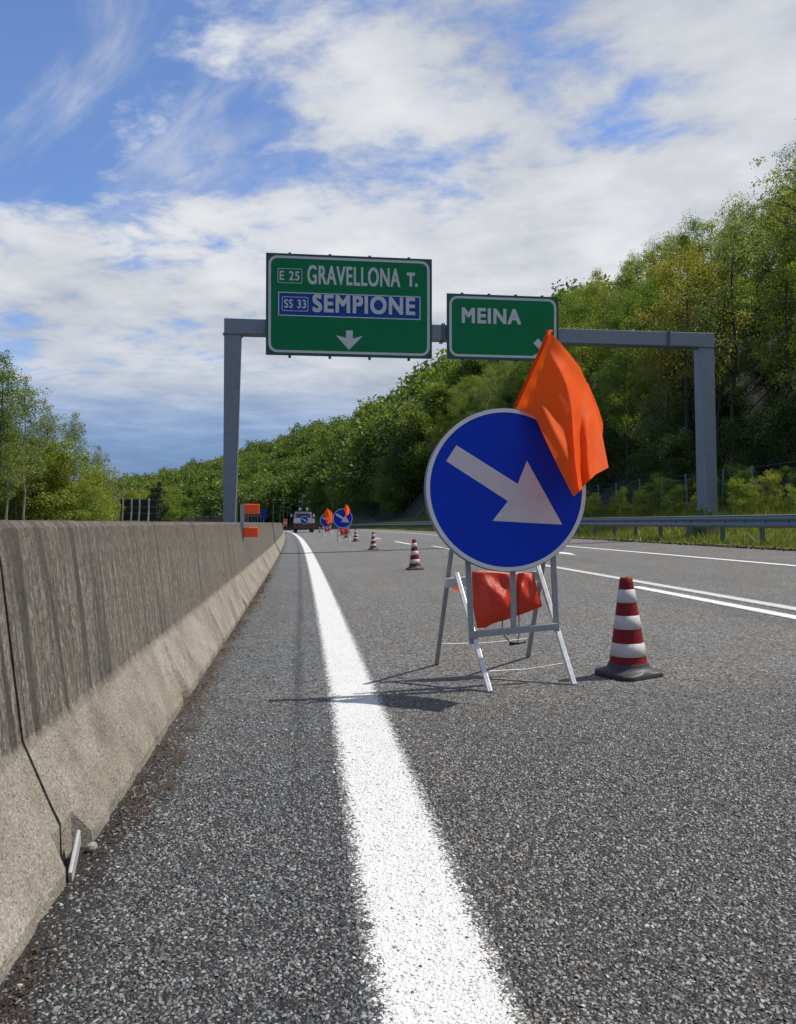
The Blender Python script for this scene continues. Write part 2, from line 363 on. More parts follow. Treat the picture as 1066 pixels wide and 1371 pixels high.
M = dict(
    chip=chip_mat(), chip_white=paint('painted_stone', (.60, .60, .58), .6, 0, .08, 40, .4, (.40, .39, .37), .001), asphalt=asphalt_mat(), line_left=marking_mat('line_paint', .25, .02, .62), line_thin=marking_mat('lane_paint', .15, .02, .74),
    line_grey=marking_mat('old_line_paint', .17, .06, .56),
    concrete=concrete_mat(),
    galv=paint('galvanised_steel', (.155, .185, .225), .45, .25, .12, 5, .25, (.16, .17, .19), .002),
    galv_dark=paint('dull_galvanised_steel', (.11, .13, .16), .5, .3, .15, 6, .3, (.10, .11, .12), .002),
    alu=paint('bare_aluminium', (.62, .63, .64), .38, .55, .08, 20, .25, (.3, .3, .3)),
    alu_grey=paint('grey_steel_and_leg_shade', (.28, .31, .35), .45, .3, .1, 20, .25, (.14, .14, .14)),  # on the rear sign legs this grey stands in for shade
    blue=paint('blue_sheeting', (.0, .032, .43), .5, 0, .05, 4), white_sheet=paint('white_sheeting', (.55, .52, .53), .4, 0, .05, 9, .25, (.38, .34, .34)),
    rim=paint('white_rim', (.60, .60, .62), .4, .1, .06, 12, .2, (.35, .34, .34)), back=paint('sign_back', (.16, .17, .18), .5, .4),
    green=paint('green_sheeting', (.0, .15, .055), .5, 0, .05, 1.5), sign_white=paint('sign_white', (.50, .52, .53), .4, 0, .05, 3),
    sign_blue=paint('sign_blue', (.004, .050, .26), .35, 0, .05, 2), sign_edge=paint('sign_edge', (.0, .055, .045), .5),
    red=paint('faded_red_rubber', (.18, .012, .017), .5, 0, .18, 18, .3, (.10, .02, .02)), cone_white=paint('cone_band', (.50, .475, .48), .45, 0, .06, 25, .45, (.30, .27, .26)),
    rubber=paint('black_rubber', (.024, .024, .026), .58, 0, .3, 25, .55, (.11, .105, .10)),
    flag=cloth('orange_flag_cloth', (1.0, .115, .005), (1.0, .135, .007), .45, .6, .012, .5), bag=cloth('orange_plastic', (.74, .050, .016), (.80, .085, .02), .35, .3, .05, 4.0),
    orange=paint('orange_reflector', (.86, .075, .004), .4, 0, .06, 20), black=paint('black_plastic', (.015, .015, .016), .5),
    wood=paint('stick_wood', (.32, .22, .13), .7), stone=paint('pale_stone', (.23, .225, .215), .85, 0, .2, 30, .3), plastic=paint('white_plastic_strip', (.34, .34, .35), .45, 0, .1, 30, .4, (.25, .24, .22)),
    bark=paint('bark', (.060, .048, .038), .9, 0, .35, 9, 0, bump=.02), bark_pale=paint('pale_bark', (.16, .145, .125), .85, 0, .3, 9, .5, (.06, .05, .045), .02),
    leaf_hill=foliage('leaf_hill', (.020, .045, .012), (.125, .185, .036)), leaf=foliage('leaf_green', (.045, .085, .014), (.15, .215, .034)), leaf_fresh=foliage('leaf_fresh', (.085, .130, .018), (.23, .27, .045), .5),
    leaf_grey=foliage('leaf_grey_green', (.075, .11, .038), (.21, .25, .095)), leaf_dark=foliage('leaf_dark', (.022, .045, .012), (.07, .11, .024), .35),
    leaf_gold=foliage('leaf_gold', (.085, .090, .016), (.21, .195, .036)), needle=foliage('needle', (.006, .016, .009), (.020, .040, .018), .15),
    grass=foliage('grass_blade', (.060, .095, .014), (.17, .20, .035), .4), litter=foliage('dead_leaf', (.018, .010, .007), (.085, .048, .030), .15),
    truck_white=paint('truck_grey_paint', (.55, .56, .60), .35, 0, .08, 3, .2), truck_red=paint('truck_red_paint', (.13, .035, .028), .5, 0, .1, 3, .3), glass=paint('dark_glass', (.02, .026, .03), .08),
    lamp_red=paint('tail_lamp', (.45, .02, .02), .3), panel_dark=paint('dark_panel', (.010, .012, .018), .4, .2),
)

for k in ('blue', 'green', 'sign_blue', 'white_sheet', 'sign_white', 'red'): matte(M[k])

# ---------------------------------------------------------------- ground, road, markings
def terrain():
    m, n, b = new_mat('verge_ground'); pos = geo_pos(n)
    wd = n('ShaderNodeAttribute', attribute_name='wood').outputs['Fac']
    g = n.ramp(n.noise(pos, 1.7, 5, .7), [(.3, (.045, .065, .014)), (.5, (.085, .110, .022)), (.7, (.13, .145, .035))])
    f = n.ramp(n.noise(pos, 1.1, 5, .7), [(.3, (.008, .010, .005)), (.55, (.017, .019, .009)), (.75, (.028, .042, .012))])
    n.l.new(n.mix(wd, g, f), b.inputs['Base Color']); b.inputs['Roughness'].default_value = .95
    n.l.new(n('ShaderNodeBump', {'Height': n.noise(pos, 8, 5, .7), 'Strength': .6, 'Distance': .1}).outputs[0], b.inputs['Normal'])
    ss = list(np.concatenate([[-60, -30, -10], np.arange(0, 140, 4), np.arange(140, 320, 10), np.arange(320, 900, 25), [1000, 1300, 1800, 3000, 6000]]))
    ds = list(np.concatenate([[-4000, -1500, -700, -400], np.arange(-260, -30, 15), [-24, -18, -14.2, -14, -8, -2, 4, 9, 10.48, 10.62, 11.5, 12.4, 13.5, 15, 16.6, 18, 20, 23, 26, 30, 35, 40, 46, 53, 60, 68, 76, 85, 95, 110, 130, 160, 200, 260, 340, 450, 700, 1500, 4000]]))
    V, A, Fc = [], [], []
    for s in ss:
        for d in ds:
            x = d - shift(s); z = terr(x, s)
            if s < 240 and -14.1 < d < 10.5: z = min(z, roadz(s, d) - .16)
            V.append((x, s, z)); r = math.hypot(x, s); az = math.degrees(math.atan2(x, max(s, .1)))
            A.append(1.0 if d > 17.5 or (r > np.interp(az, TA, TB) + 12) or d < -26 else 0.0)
    nd = len(ds)
    for i in range(len(ss) - 1):
        for j in range(nd - 1): a = i * nd + j; Fc.append((a, a + 1, a + nd + 1, a + nd))
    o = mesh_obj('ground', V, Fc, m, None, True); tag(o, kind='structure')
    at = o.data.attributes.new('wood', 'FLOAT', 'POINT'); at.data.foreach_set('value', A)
terrain()
def strip(name, s0, s1, d0, d1, h, mat, step=2.0, mid=None, nd=2):
    ss = list(np.arange(s0, s1, step)) + [s1]; V, U, Fc = [], [], []
    for s in ss:
        for k in range(nd):
            d = d0 + (d1 - d0) * k / (nd - 1); V.append(RD(s, d, h)); U.append((d - (mid or 0), s))
    for i in range(len(ss) - 1):
        for k in range(nd - 1): a = i * nd + k; Fc.append((a, a + 1, a + nd + 1, a + nd))
    return mesh_obj(name, V, Fc, mat, None, False, None, U)
# the road has a node at d = 0 because the crossfall starts there
ss = list(np.arange(-12, 236, 2.0)); dd = [-14, -4, 0, 4, 8, 10.55]; V, U, Fc = [], [], []
for s in ss:
    for d in dd: V.append(RD(s, d)); U.append((d, s))
for i in range(len(ss) - 1):
    for k in range(5): a = i * 6 + k; Fc.append((a, a + 1, a + 7, a + 6))
tag(mesh_obj('road', V, Fc, M['asphalt'], None, False, None, U), kind='structure')
tag(strip('road_marking', -8, 230, .12, .41, .0015, M['line_left'], 2, .265), kind='structure')
tag(strip('road_marking', 0, 200, 7.72, 7.90, .004, M['line_thin'], 2, 7.81), kind='structure')
tag(strip('road_marking', 0, 26, 4.36, 4.56, .004, M['line_grey'], 2, 4.46), kind='structure')
for s0, s1 in ((1.2, 9.3), (28.6, 33.0), (38.4, 43), (50.5, 55), (62.5, 67), (74.5, 79), (86, 90)):
    tag(strip('road_marking', s0, s1, 4.02, 4.20, .004, M['line_thin'], 1.5, 4.11), kind='structure')
ar = [(6.18, 17.0), (6.42, 18.1), (6.42, 22), (6.7, 22), (6.3, 24.5), (5.9, 22), (6.18, 22)]
tag(mesh_obj('road_marking', [RD(s, d, .004) for d, s in ar], [list(range(7))], M['line_thin'], None, False, None, [(0, s) for d, s in ar]), kind='structure')

# ---------------------------------------------------------------- concrete barrier, segment by segment
PROF = [(-.595, 0.0), (-.60, .034), (-.665, .166), (-.735, .305), (-.748, .335), (-.775, .55), (-.805, .80), (-.822, .905), (-.840, .925), (-.96, .928), (-1.01, .905), (-1.07, .5), (-1.10, .32), (-1.23, .085), (-1.23, 0)]
def barrier(s0, s1, label, fine):
    step = .03 if fine else .35
    ss = list(np.arange(s0 + .008, s1 - .008, step)) + [s1 - .008]
    V, Fc = [], []; n = len(PROF)
    for s in ss:
        nearend = min(s - s0, s1 - s)
        for k, (d, z) in enumerate(PROF):
            j = 0
            if fine and k in (0, 1, 2):
                h = math.sin(s * 9.1) * math.sin(s * 23.7 + 1) + .5 * math.sin(s * 51 + 2)
                j = -.006 * abs(h) - (.03 if 4.05 < s < 4.22 or 6.02 < s < 6.12 else 0)
                if nearend < .11 and k < 2: j = -.050
                if nearend < .11 and k == 2: j = -.012
            if fine and k == 1: z += .006 * math.sin(s * 17) * math.sin(s * 41) + (.075 if nearend < .11 else 0)
            if fine and k in (7, 8): z += .004 * math.sin(s * 33) * math.sin(s * 71)
            V.append(RD(s, d + j, z - (.04 if k in (0, n - 1) else 0)))
    for i in range(len(ss) - 1):
        for k in range(n): a = i * n + k; b = i * n + (k + 1) % n; Fc.append((a, b, b + n, a + n))
    Fc.append(list(range(n))); Fc.append([(len(ss) - 1) * n + k for k in range(n)][::-1])
    c = Vector(RD((s0 + s1) / 2, -.9)); o = mesh_obj('concrete_barrier', [v - c for v in V], Fc, M['concrete'])
    o.location = c; bm = bmesh.new(); bm.from_mesh(o.data); bmesh.ops.recalc_face_normals(bm, faces=bm.faces); bm.to_mesh(o.data); bm.free()
    return tag(o, label, 'concrete barrier', 'concrete barrier segments along the left shoulder')
EDGES = [-4.1, 2.2, 8.5, 14.8, 21.1, 27.4, 33.7, 40, 46.3, 52.6, 58.9, 65.2]
LB = ['nearest weathered concrete barrier segment, cut off by the left photo edge', 'long stained concrete barrier segment with broken lower edge, second from the camera',
      'concrete barrier segment carrying the orange marker plates, third from the camera', 'concrete barrier segment just beyond the orange marker plates on the left']
for i in range(len(EDGES) - 1):
    barrier(EDGES[i], EDGES[i + 1], LB[i] if i < 4 else 'small far concrete barrier segment in the row curving left towards the truck', i < 3)
# white plastic strip and grey block wedged in the first joint
b = MB(); b.bar(RD(2.09, -.592, .008), RD(2.24, -.612, .06), .010, .045); tag(b.build('plastic_strip', M['plastic'], None, False, .003), 'pale grey plastic strip wedged in the foot of the nearest barrier joint', 'debris')
b = MB(); b.box(RD(2.28, -.588, .012), (.028, .035, .026)); tag(b.build('rubble_stone', M['stone'], None, False, .012), 'small grey stone lying beside the plastic strip at the barrier joint', 'stone')

# ---------------------------------------------------------------- dead leaves, needles and grit along the barrier foot
def litter():
    V, T = [], []
    for i in range(3800):
        s = 1.1 + 13 * rng.random() ** 1.7; d = -.585 + abs(rng.normal(0, .055)); L = rng.uniform(.002, .008) * (1 + .07 * s); Wd = L * rng.uniform(.12, .6)
        clump = math.sin(s * 3.1) + math.sin(s * 7.7 + 2)
        if clump < -.6 and rng.random() < .8: continue
        p = np.array(RD(s, d, .004 + abs(rng.normal(0, .006)))); a = rng.uniform(0, 6.28); t1 = np.array([math.cos(a), math.sin(a), rng.normal(0, .35)]); t2 = np.array([-math.sin(a), math.cos(a), rng.normal(0, .5)])
        V += [p - t1 * L, p + t2 * Wd, p + t1 * L + np.array([0, 0, .004]), p - t2 * Wd]; T.append(rng.random())
    for s0, d0, k in ((2.75, -.50, 26), (3.1, -.50, 30), (3.55, -.52, 18), (2.5, -.53, 14)):     # tufts of dry grass
        for i in range(k):
            p = np.array(RD(s0 + rng.normal(0, .06), d0 + rng.normal(0, .015), .006)); a = rng.normal(.15, .5); L = rng.uniform(.03, .10); t = np.array([math.cos(a), math.sin(a), rng.uniform(0, .25)]); q = np.array([-math.sin(a), math.cos(a), .4]) * .0016
            V += [p - q, p + t * L * .5 - q, p + t * L + np.array([0, 0, -.004]), p + t * L * .5 + q]; T.append(rng.uniform(.5, 1))
    tag(link('leaf_litter', np_mesh('leaf_litter', np.array(V), 4, M['litter'], T)), kind='stuff')
litter()
# crushed stone of the open-graded asphalt near the camera, chips under the edge line coated with its paint
def chips():
    base = []
    for k in range(14):
        bm = bmesh.new()
        for i in range(13):
            v = Vector(rng.normal(size=3)).normalized(); bm.verts.new((v.x, v.y * rng.uniform(.65, .9), v.z * .62))
        r_ = bmesh.ops.convex_hull(bm, input=bm.verts); bmesh.ops.delete(bm, geom=[e for e in r_['geom_interior'] if isinstance(e, bmesh.types.BMVert)], context='VERTS')
        bmesh.ops.triangulate(bm, faces=bm.faces); bm.normal_update()
        base.append(np.array([[v.co[:] for v in f.verts] for f in bm.faces if f.normal.z > -.55])); bm.free()
    sp = .0094; S_, D_ = [], []
    for i, s in enumerate(np.arange(1.22, 4.3, sp * .866)):
        x0, x1 = max(-.62, -.47 * s - .05), .68 * s + .08
        d = np.arange(x0, x1, sp) + (sp / 2 if i % 2 else 0)
        keep = rng.random(len(d)) < np.interp(s, [2.6, 4.3], [1.0, .0]); d = d[keep]; D_.append(d); S_.append(np.full(len(d), s))
    D_ = np.concatenate(D_); S_ = np.concatenate(S_); n = len(D_); D_ = D_ + rng.normal(0, sp * .24, n); S_ = S_ + rng.normal(0, sp * .24, n)
    u = np.abs(D_ - .265); painted = u < .125 + rng.normal(0, .013, n)
    painted &= rng.random(n) > np.interp(u, [.0, .09, .13], [.02, .05, .16])
    rad = rng.uniform(.0042, .0078, n) * rng.uniform(.85, 1.12, n); dirt = (D_ < -.46) & (rng.random(n) < np.interp(D_, [-.6, -.46], [.8, .2]))
    z = np.array([roadz(0, d) for d in D_]) + rng.uniform(-.0022, .0012, n) - .0008
    drop = (rng.random(n) < .06) & ~painted; keep = ~drop & ~dirt
    which = rng.integers(0, 14, n); ang = rng.uniform(0, 6.283, n); tl = rng.normal(0, .22, (n, 2))
    for nm, msk, mt in (('road', keep & ~painted, M['chip']), ('road_marking', keep & painted, M['chip_white'])):
        Vs, Ts = [], []
        for k in range(14):
            ix = np.nonzero(msk & (which == k))[0]; m = len(ix); T = base[k]; nt = len(T)
            c, s_ = np.cos(ang[ix]), np.sin(ang[ix]); X, Y, Z = [T[None, :, :, j] * np.ones((m, 1, 1)) for j in range(3)]
            Z = Z + X * tl[ix, 0][:, None, None] + Y * tl[ix, 1][:, None, None]
            rr = rad[ix][:, None, None]; px = (X * c[:, None, None] - Y * s_[:, None, None]) * rr + D_[ix][:, None, None]; py = (X * s_[:, None, None] + Y * c[:, None, None]) * rr + S_[ix][:, None, None]
            pz = Z * rr * (.75 if nm == 'road_marking' else 1) + z[ix][:, None, None] + (.0012 if nm == 'road_marking' else 0)
            px = px - (py ** 2) / 4200
            Vs.append(np.stack([px, py, pz], -1).reshape(-1, 3)); Ts.append(np.repeat(rng.random(m), nt))
        tag(link(nm, np_mesh(nm, np.concatenate(Vs), 3, mt, np.concatenate(Ts))), kind='structure')
chips()


# ---------------------------------------------------------------- overhead gantry
GY = 24.3
def post_geo(x, inner, zt):
    # tapered box leg: wide and shallow at the top, narrow and deep at the foot
    wt, wb, dt, db = .50, .30, .42, .78; sgn = inner; zb = terr(x, GY) - .2
    xo = x
    top = [(xo, GY - dt / 2), (xo + sgn * wt, GY - dt / 2), (xo + sgn * wt, GY + dt / 2), (xo, GY + dt / 2)]
    bot = [(xo, GY - db / 2), (xo + sgn * wb, GY - db / 2), (xo + sgn * wb, GY + db / 2), (xo, GY + db / 2)]
    return [(a, b_, zb) for a, b_ in bot] + [(a, b_, zt) for a, b_ in top]
xl, xr, zt = P(301, 450, GY).x, P(952, 450, GY).x, 7.22
BZ0, BZ1 = P(301, 446, GY - .2).z, P(301, 426, GY - .2).z
g = empty('sign_gantry', (0, 0, 0)); tag(g, 'grey steel gantry spanning the motorway with two green direction signs on it', 'gantry')
BOXF = [(3, 2, 1, 0), (4, 5, 6, 7), (0, 1, 5, 4), (1, 2, 6, 5), (2, 3, 7, 6), (3, 0, 4, 7)]
for x, inn in ((xl, 1), (xr, -1)):
    MB().add(post_geo(x, inn, BZ0 - .02), BOXF).build('post', M['galv'], g, False, .015)
    MB().box((x + inn * .25, GY, BZ0 - .01), (.58, .50, .025)).build('cap_plate', M['galv'], g)
MB().box(((xl + xr) / 2, GY, (BZ0 + BZ1) / 2), (xr - xl, .45, BZ1 - BZ0), 0).build('beam', M['galv'], g, False, .012)
for px in (891, 592):
    x = P(px, 450, GY).x
    b = MB()
    for k in (-.03, .03): b.box((x + k, GY, (BZ0 + BZ1) / 2), (.035, .53, BZ1 - BZ0 + .09))
    b.build('joint_flange', M['galv_dark'], g)
MB().box((xr - .15, GY, terr(xr, GY) + .08), (.75, 1.3, .35)).build('plinth', M['stone'], g, False, .02)
MB().box((xl + .15, GY, terr(xl, GY) + .08), (.75, 1.3, .35)).build('plinth', M['stone'], g, False, .02)

def rrect(x0, z0, x1, z1, r, k=6):
    pts = []
    for cx, cz, a0 in ((x1 - r, z1 - r, 0), (x0 + r, z1 - r, 90), (x0 + r, z0 + r, 180), (x1 - r, z0 + r, 270)):
        for i in range(k + 1): a = R(a0 + 90 * i / k); pts.append((cx + r * math.cos(a), cz + r * math.sin(a)))
    return pts
def ring(mb, outer, inner, y0, y1):
    n = len(outer); vs = [(x, y1, z) for x, z in outer] + [(x, y1, z) for x, z in inner] + [(x, y0, z) for x, z in outer] + [(x, y0, z) for x, z in inner]
    fs = []
    for i in range(n):
        j = (i + 1) % n
        fs += [(i, j, n + j, n + i), (2 * n + i, 3 * n + i, 3 * n + j, 2 * n + j), (i, 2 * n + i, 2 * n + j, j), (n + i, n + j, 3 * n + j, 3 * n + i)]
    return mb.add(vs, fs)
def text(name, body, x0, x1, z0, z1, y, mat, parent, bold=.03, spacing=1.0):
    """lettering set between x0..x1 and z0..z1, as a thin mesh on the plane y (facing -y)"""
    cu = bpy.data.curves.new(name, 'FONT'); cu.body = body; cu.extrude = .004; cu.space_character = spacing; cu.space_word = 1.15
    t = bpy.data.objects.new(name, cu); COL.objects.link(t); dg = bpy.context.evaluated_depsgraph_get(); dg.update()
    me = bpy.data.meshes.new_from_object(t.evaluated_get(dg)); bpy.data.objects.remove(t); bpy.data.curves.remove(cu)
    co = np.empty(len(me.vertices) * 3); me.vertices.foreach_get('co', co); co = co.reshape(-1, 3)
    fc = [tuple(p.vertices) for p in me.polygons]; bpy.data.meshes.remove(me)
    mn, mx = co.min(0), co.max(0); q = (co - mn) / np.maximum(mx - mn, 1e-6)
    V, Fc = [], []                                          # strokes are thickened by laying five shifted copies over one another
    for k, (dx, dz) in enumerate(((0, 0), (-1, -1), (1, -1), (1, 1), (-1, 1))):
        o_ = len(V)
        for (ux, uz, _), c in zip(q, co): V.append((x0 + bold + ux * (x1 - x0 - 2 * bold) + dx * bold, y - (c[2] - mn[2]) * .5 - .0004 * k, z0 + bold + uz * (z1 - z0 - 2 * bold) + dz * bold))
        Fc += [tuple(o_ + i for i in f) for f in fc]
    return mesh_obj(name, V, Fc, mat, parent)
SY = GY - .36                                              # front plane of the signs
def sx_(px, py=440): return P(px, py, SY).x
def board(pxl, pxr, pyt, pyb, label):
    x0, x1 = sx_(pxl), sx_(pxr); z1, z0 = P(pxl, pyt, SY).z, P(pxl, pyb, SY).z
    r = empty('direction_sign', ((x0 + x1) / 2, SY, z0)); tag(r, label, 'road sign')
    ox, oz = (x0 + x1) / 2, z0; w_, h_ = x1 - x0, z1 - z0
    pn = MB().box((0, .03, h_ / 2), (w_, .06, h_)).build('panel', M['sign_edge'], r)
    m_ = .075; MB().prism(rrect(-w_ / 2 + m_, m_, w_ / 2 - m_, h_ - m_, .26), -.006, .0).build('face', M['green'], r)
    b = MB(); ring(b, rrect(-w_ / 2 + m_, m_, w_ / 2 - m_, h_ - m_, .26), rrect(-w_ / 2 + m_ + .075, m_ + .075, w_ / 2 - m_ - .075, h_ - m_ - .075, .20), -.007, -.012); b.build('border', M['sign_white'], r)
    b = MB()
    for k in (-.36, -.12, .12, .36): b.box((k * w_, .115, h_ / 2), (.08, .09, h_ + .12))
    b.build('bracket', M['galv_dark'], r)
    return r, ox, oz
def fit(r, ox, oz, pts):                                    # photo pixels -> the sign's own plane
    out = []
    for px, py in pts:
        p = P(px, py, SY); out.append((p.x - ox, p.z - oz))
    return out
r, ox, oz = board(356, 578.5, 338, 474.5, 'large green overhead sign with GRAVELLONA T. and a blue SEMPIONE strip')
def put(rr, body, a, b_, name='lettering', mat='sign_white', bold=.03, y=-.0105, spacing=1.0):
    (x0, z0), (x1, z1) = fit(rr[0], rr[1], rr[2], [a, b_]); return text(name, body, x0, x1, z0, z1, y, M[mat], rr[0], bold, spacing)
RR = (r, ox, oz)
put(RR, 'GRAVELLONA', (411.5, 380.5), (536, 359.7), bold=.012, spacing=1.08); put(RR, 'T.', (544.5, 383.8), (559.5, 365.5), bold=.022, spacing=1.1)
put(RR, 'E 25', (374.5, 375), (401, 363.5), bold=.006, spacing=1.1)
pl = fit(r, ox, oz, [(372.5, 423.5), (563, 391.5), (372.5, 422)])
(x0, z0), (x1, z1), _ = pl; z0 = fit(r, ox, oz, [(372.5, 422.5)])[0][1]; z1 = fit(r, ox, oz, [(372.5, 390.5)])[0][1]
sp = MB().box(((x0 + x1) / 2, -.0075, (z0 + z1) / 2), (x1 - x0, .004, z1 - z0)).build('strip', M['sign_blue'], r)
b = MB(); ring(b, rrect(x0, z0, x1, z1, .02, 2), rrect(x0 + .03, z0 + .03, x1 - .03, z1 - .03, .01, 2), -.008, -.0135); b.build('strip_border', M['sign_white'], r)
put(RR, 'SEMPIONE', (418.5, 418.0), (556, 398.5), bold=.022, y=-.0135, spacing=1.12); put(RR, 'SS 33', (380.5, 412.2), (410, 401.5), bold=.006, y=-.0135, spacing=1.1)
def frame(rr, a, b_, y, wd=.018):
    (x0, z0), (x1, z1) = fit(rr[0], rr[1], rr[2], [a, b_]); b = MB(); ring(b, rrect(x0, z0, x1, z1, .05, 3), rrect(x0 + wd, z0 + wd, x1 - wd, z1 - wd, .04, 3), y + .003, y); b.build('number_frame', M['sign_white'], rr[0])
frame(RR, (371.8, 378.5), (404.8, 360), -.011); frame(RR, (377.5, 416), (412.8, 398), -.0125)
pts = fit(r, ox, oz, [(463.5, 442.3), (472.5, 442.7), (472.3, 453.5), (485.8, 449.8), (467.3, 468.6), (449.7, 448.8), (463.3, 452.6)])
MB().prism(pts, -.0065, -.0115).build('arrow', M['sign_white'], r)
RR2 = board(598.5, 748, 392.5, 480, 'smaller green overhead sign reading MEINA, partly behind the orange flag')
put(RR2, 'MEINA', (618.3, 432.3), (697.5, 414.2), bold=.022, spacing=1.12)
def rotarrow():
    c = fit(RR2[0], RR2[1], RR2[2], [(722, 468)])[0]; a = R(-45); sh = [(-.36, .11), (.02, .11), (-.10, .42), (.42, 0), (-.10, -.42), (.02, -.11), (-.36, -.11)]
    MB().prism([(c[0] + .14 + x * math.cos(a) - z * math.sin(a), c[1] + .02 + x * math.sin(a) + z * math.cos(a)) for x, z in sh], -.0065, -.0115).build('arrow', M['sign_white'], RR2[0])
rotarrow()

# ---------------------------------------------------------------- temporary round arrow signs on trestles
DY = 4.15; DC = P(678.5, 655, DY); DR = .447
def disc_pts(pts): return [((P(px, py, DY - .004) - DC).x, (P(px, py, DY - .004) - DC).z) for px, py in pts]
ARROW = disc_pts([(612, 595.5), (693.5, 648), (706.5, 616.5), (752, 702.5), (659, 697.5), (680, 671), (598, 617)])
OFF = Vector((DC.x, DY, 0))
def rel(px, py, Y): return P(px, py, Y) - OFF
feet = [Vector((.97, 4.02, .0)), Vector((1.45, 4.08, .0)), Vector((.83, 4.87, .0)), Vector((1.45, 4.96, .0))]
for f in feet: f.z = roadz(0, f.x)
sg = empty('arrow_sign', OFF); tag(sg, 'large round blue keep right arrow sign on an aluminium trestle, nearest the camera', 'road sign', None)
zc_ = DC.z
def circ(r_, n=72): return [(r_ * math.cos(2 * math.pi * k / n), zc_ + r_ * math.sin(2 * math.pi * k / n)) for k in range(n)]
pl = MB().prism(circ(DR - .012), -.002, .012).build('plate', M['blue'], sg)
b = MB(); ring(b, circ(DR), circ(DR - .022), -.006, .004); b.build('rim', M['rim'], pl)
b = MB(); ring(b, circ(DR + .003), circ(DR - .003), -.002, .045); b.prism(circ(DR - .004), .013, .016); b.build('flange', M['back'], pl)
MB().prism([(x, z + zc_) for x, z in ARROW], -.0022, -.0032).build('arrow', M['white_sheet'], pl)
Mt = Matrix.Rotation(R(-4), 3, 'X'); cpl = Vector((0, 0, zc_)); pl.rotation_euler = (R(-4), 0, 0); pl.location = cpl - Mt @ cpl   # leans back a little
UY = DY + .05
cb0, cb1 = rel(629, 850, UY - .0), rel(747, 838.5, UY)
for (a, c_) in (((624, 700), (632, 862)), ((738, 690), (745.5, 845)), ((684, 640), (688, 846))):
    MB().bar(rel(*a, UY + .02), rel(*c_, UY + .02), .030, .022, (0, 1, 0)).build('upright', M['alu_grey'], sg, False, .003)
MB().bar(cb0, cb1, .016, .036, (0, 0, 1)).build('crossbar', M['alu_grey'], sg, False, .003)
legs = [(feet[0] - OFF, rel(611, 768, 4.48)), (feet[1] - OFF, rel(716, 745, 4.50)), (feet[2] - OFF, rel(605, 735, 4.44)), (feet[3] - OFF, rel(730, 738, 4.52))]
for i, (a, c_) in enumerate(legs):
    lg = MB().bar(a, c_, .026, .026 if i < 2 else .022, (0, 1, 0)).build('leg', M['alu' if i < 2 else 'alu_grey'], sg, False, .003)  # rear pair gets a darker metal, shade painted into the colour
    if i >= 2: lg['label'] = 'rear leg with shade put into its darker grey'
MB().bar(rel(597, 780.5, 4.46), rel(722, 770.5, 4.50), .03, .055, (0, 0, 1)).build('ridge_bar', M['alu'], sg, False, .004)
def lerp(a, c_, t): return a + (c_ - a) * t
for i, j, t in ((0, 1, .16), (2, 3, .19)):
    p, q = lerp(*legs[i], t), lerp(*legs[j], t); MB().tube([p, lerp(p, q, .5) - Vector((0, 0, .012)), q], .0035, 6).build('tie_wire', M['alu'], sg)

# orange flag: a cloth grid hung from the stick
def poly_at(pts, t):
    pts = [np.array(p, float) for p in pts]; L = np.cumsum([0] + [np.linalg.norm((b_ - a)[:2]) for a, b_ in zip(pts, pts[1:])]); L /= L[-1]
    return np.array([np.interp(t, L, [p[k] for p in pts]) for k in range(3)])
TOP = [(737, 446, 4.14), (748, 456, 4.165), (763, 474, 4.205), (777, 492, 4.24), (788, 517, 4.265), (797, 545, 4.265), (805, 575, 4.225), (815, 626, 4.13)]
BOT = [(689, 546, 4.19), (703, 551, 4.155), (716, 557, 4.115), (731, 590, 4.085), (750, 630, 4.06), (768, 665, 4.035)]
HEM = [(737, 446, 4.14), (713, 495, 4.165), (689, 546, 4.19)]
FLY = [(815, 626, 4.08), (798, 635, 4.055), (784, 648, 4.06), (777, 657, 4.03), (768, 665, 4.035)]
def gs(x, c, w_): return math.exp(-((x - c) / w_) ** 2)
def flag_mesh(nu=70, nv=80):
    V, Fc = [], []
    c00, c10, c01, c11 = map(np.array, (TOP[0], BOT[0], TOP[-1], BOT[-1]))
    for i in range(nu + 1):
        u = i / nu
        for j in range(nv + 1):
            v = j / nv
            p = (1 - u) * poly_at(TOP, v) + u * poly_at(BOT, v) + (1 - v) * poly_at(HEM, u) + v * poly_at(FLY, u) - ((1 - u) * (1 - v) * c00 + u * (1 - v) * c10 + (1 - u) * v * c01 + u * v * c11)
            env = min(1, v * 5)
            ur = .16 + .50 * v if v < .5 else .41 + .80 * (v - .5)          # crest running from the tip down the middle
            du = u - ur; tri = 1 - (-du / (ur + .05) if du < 0 else du / (1.02 - ur + .25)); tri = max(tri, 0) ** 1.15
            low = min(max((v - .42) / .25, 0), 1); low = low * low * (3 - 2 * low)
            y = p[2] - env * (.105 * tri * (.55 + .45 * math.sin(3.1 * min(v * 1.1, 1)))
                              + .030 * gs(du, .02, .055) * low - .040 * gs(du, -.13, .085) * low + .018 * gs(du, -.33, .10) * low
                              - .016 * gs(u, .64 + .1 * v, .12) * gs(v, .35, .2) + .012 * gs(u, .86 - .15 * v, .07) * gs(v, .45, .3)
                              + .009 * math.sin(24 * u + 1) * (1 - v) ** 3 + .003 * math.sin(11 * u + 9 * v))
            y -= .22 * max(0, (p[1] - 470) / 195) * min(1, v * 1.6) ** 1.2        # free end tilted forward so the cloth catches more sun
            V.append(P(p[0], p[1], y) - OFF)
    for i in range(nu):
        for j in range(nv): a = i * (nv + 1) + j; Fc.append((a, a + 1, a + nv + 2, a + nv + 1))
    return V, Fc
fl = empty('warning_flag', OFF); tag(fl, 'big bright orange warning flag draped over the nearest round blue sign', 'flag')
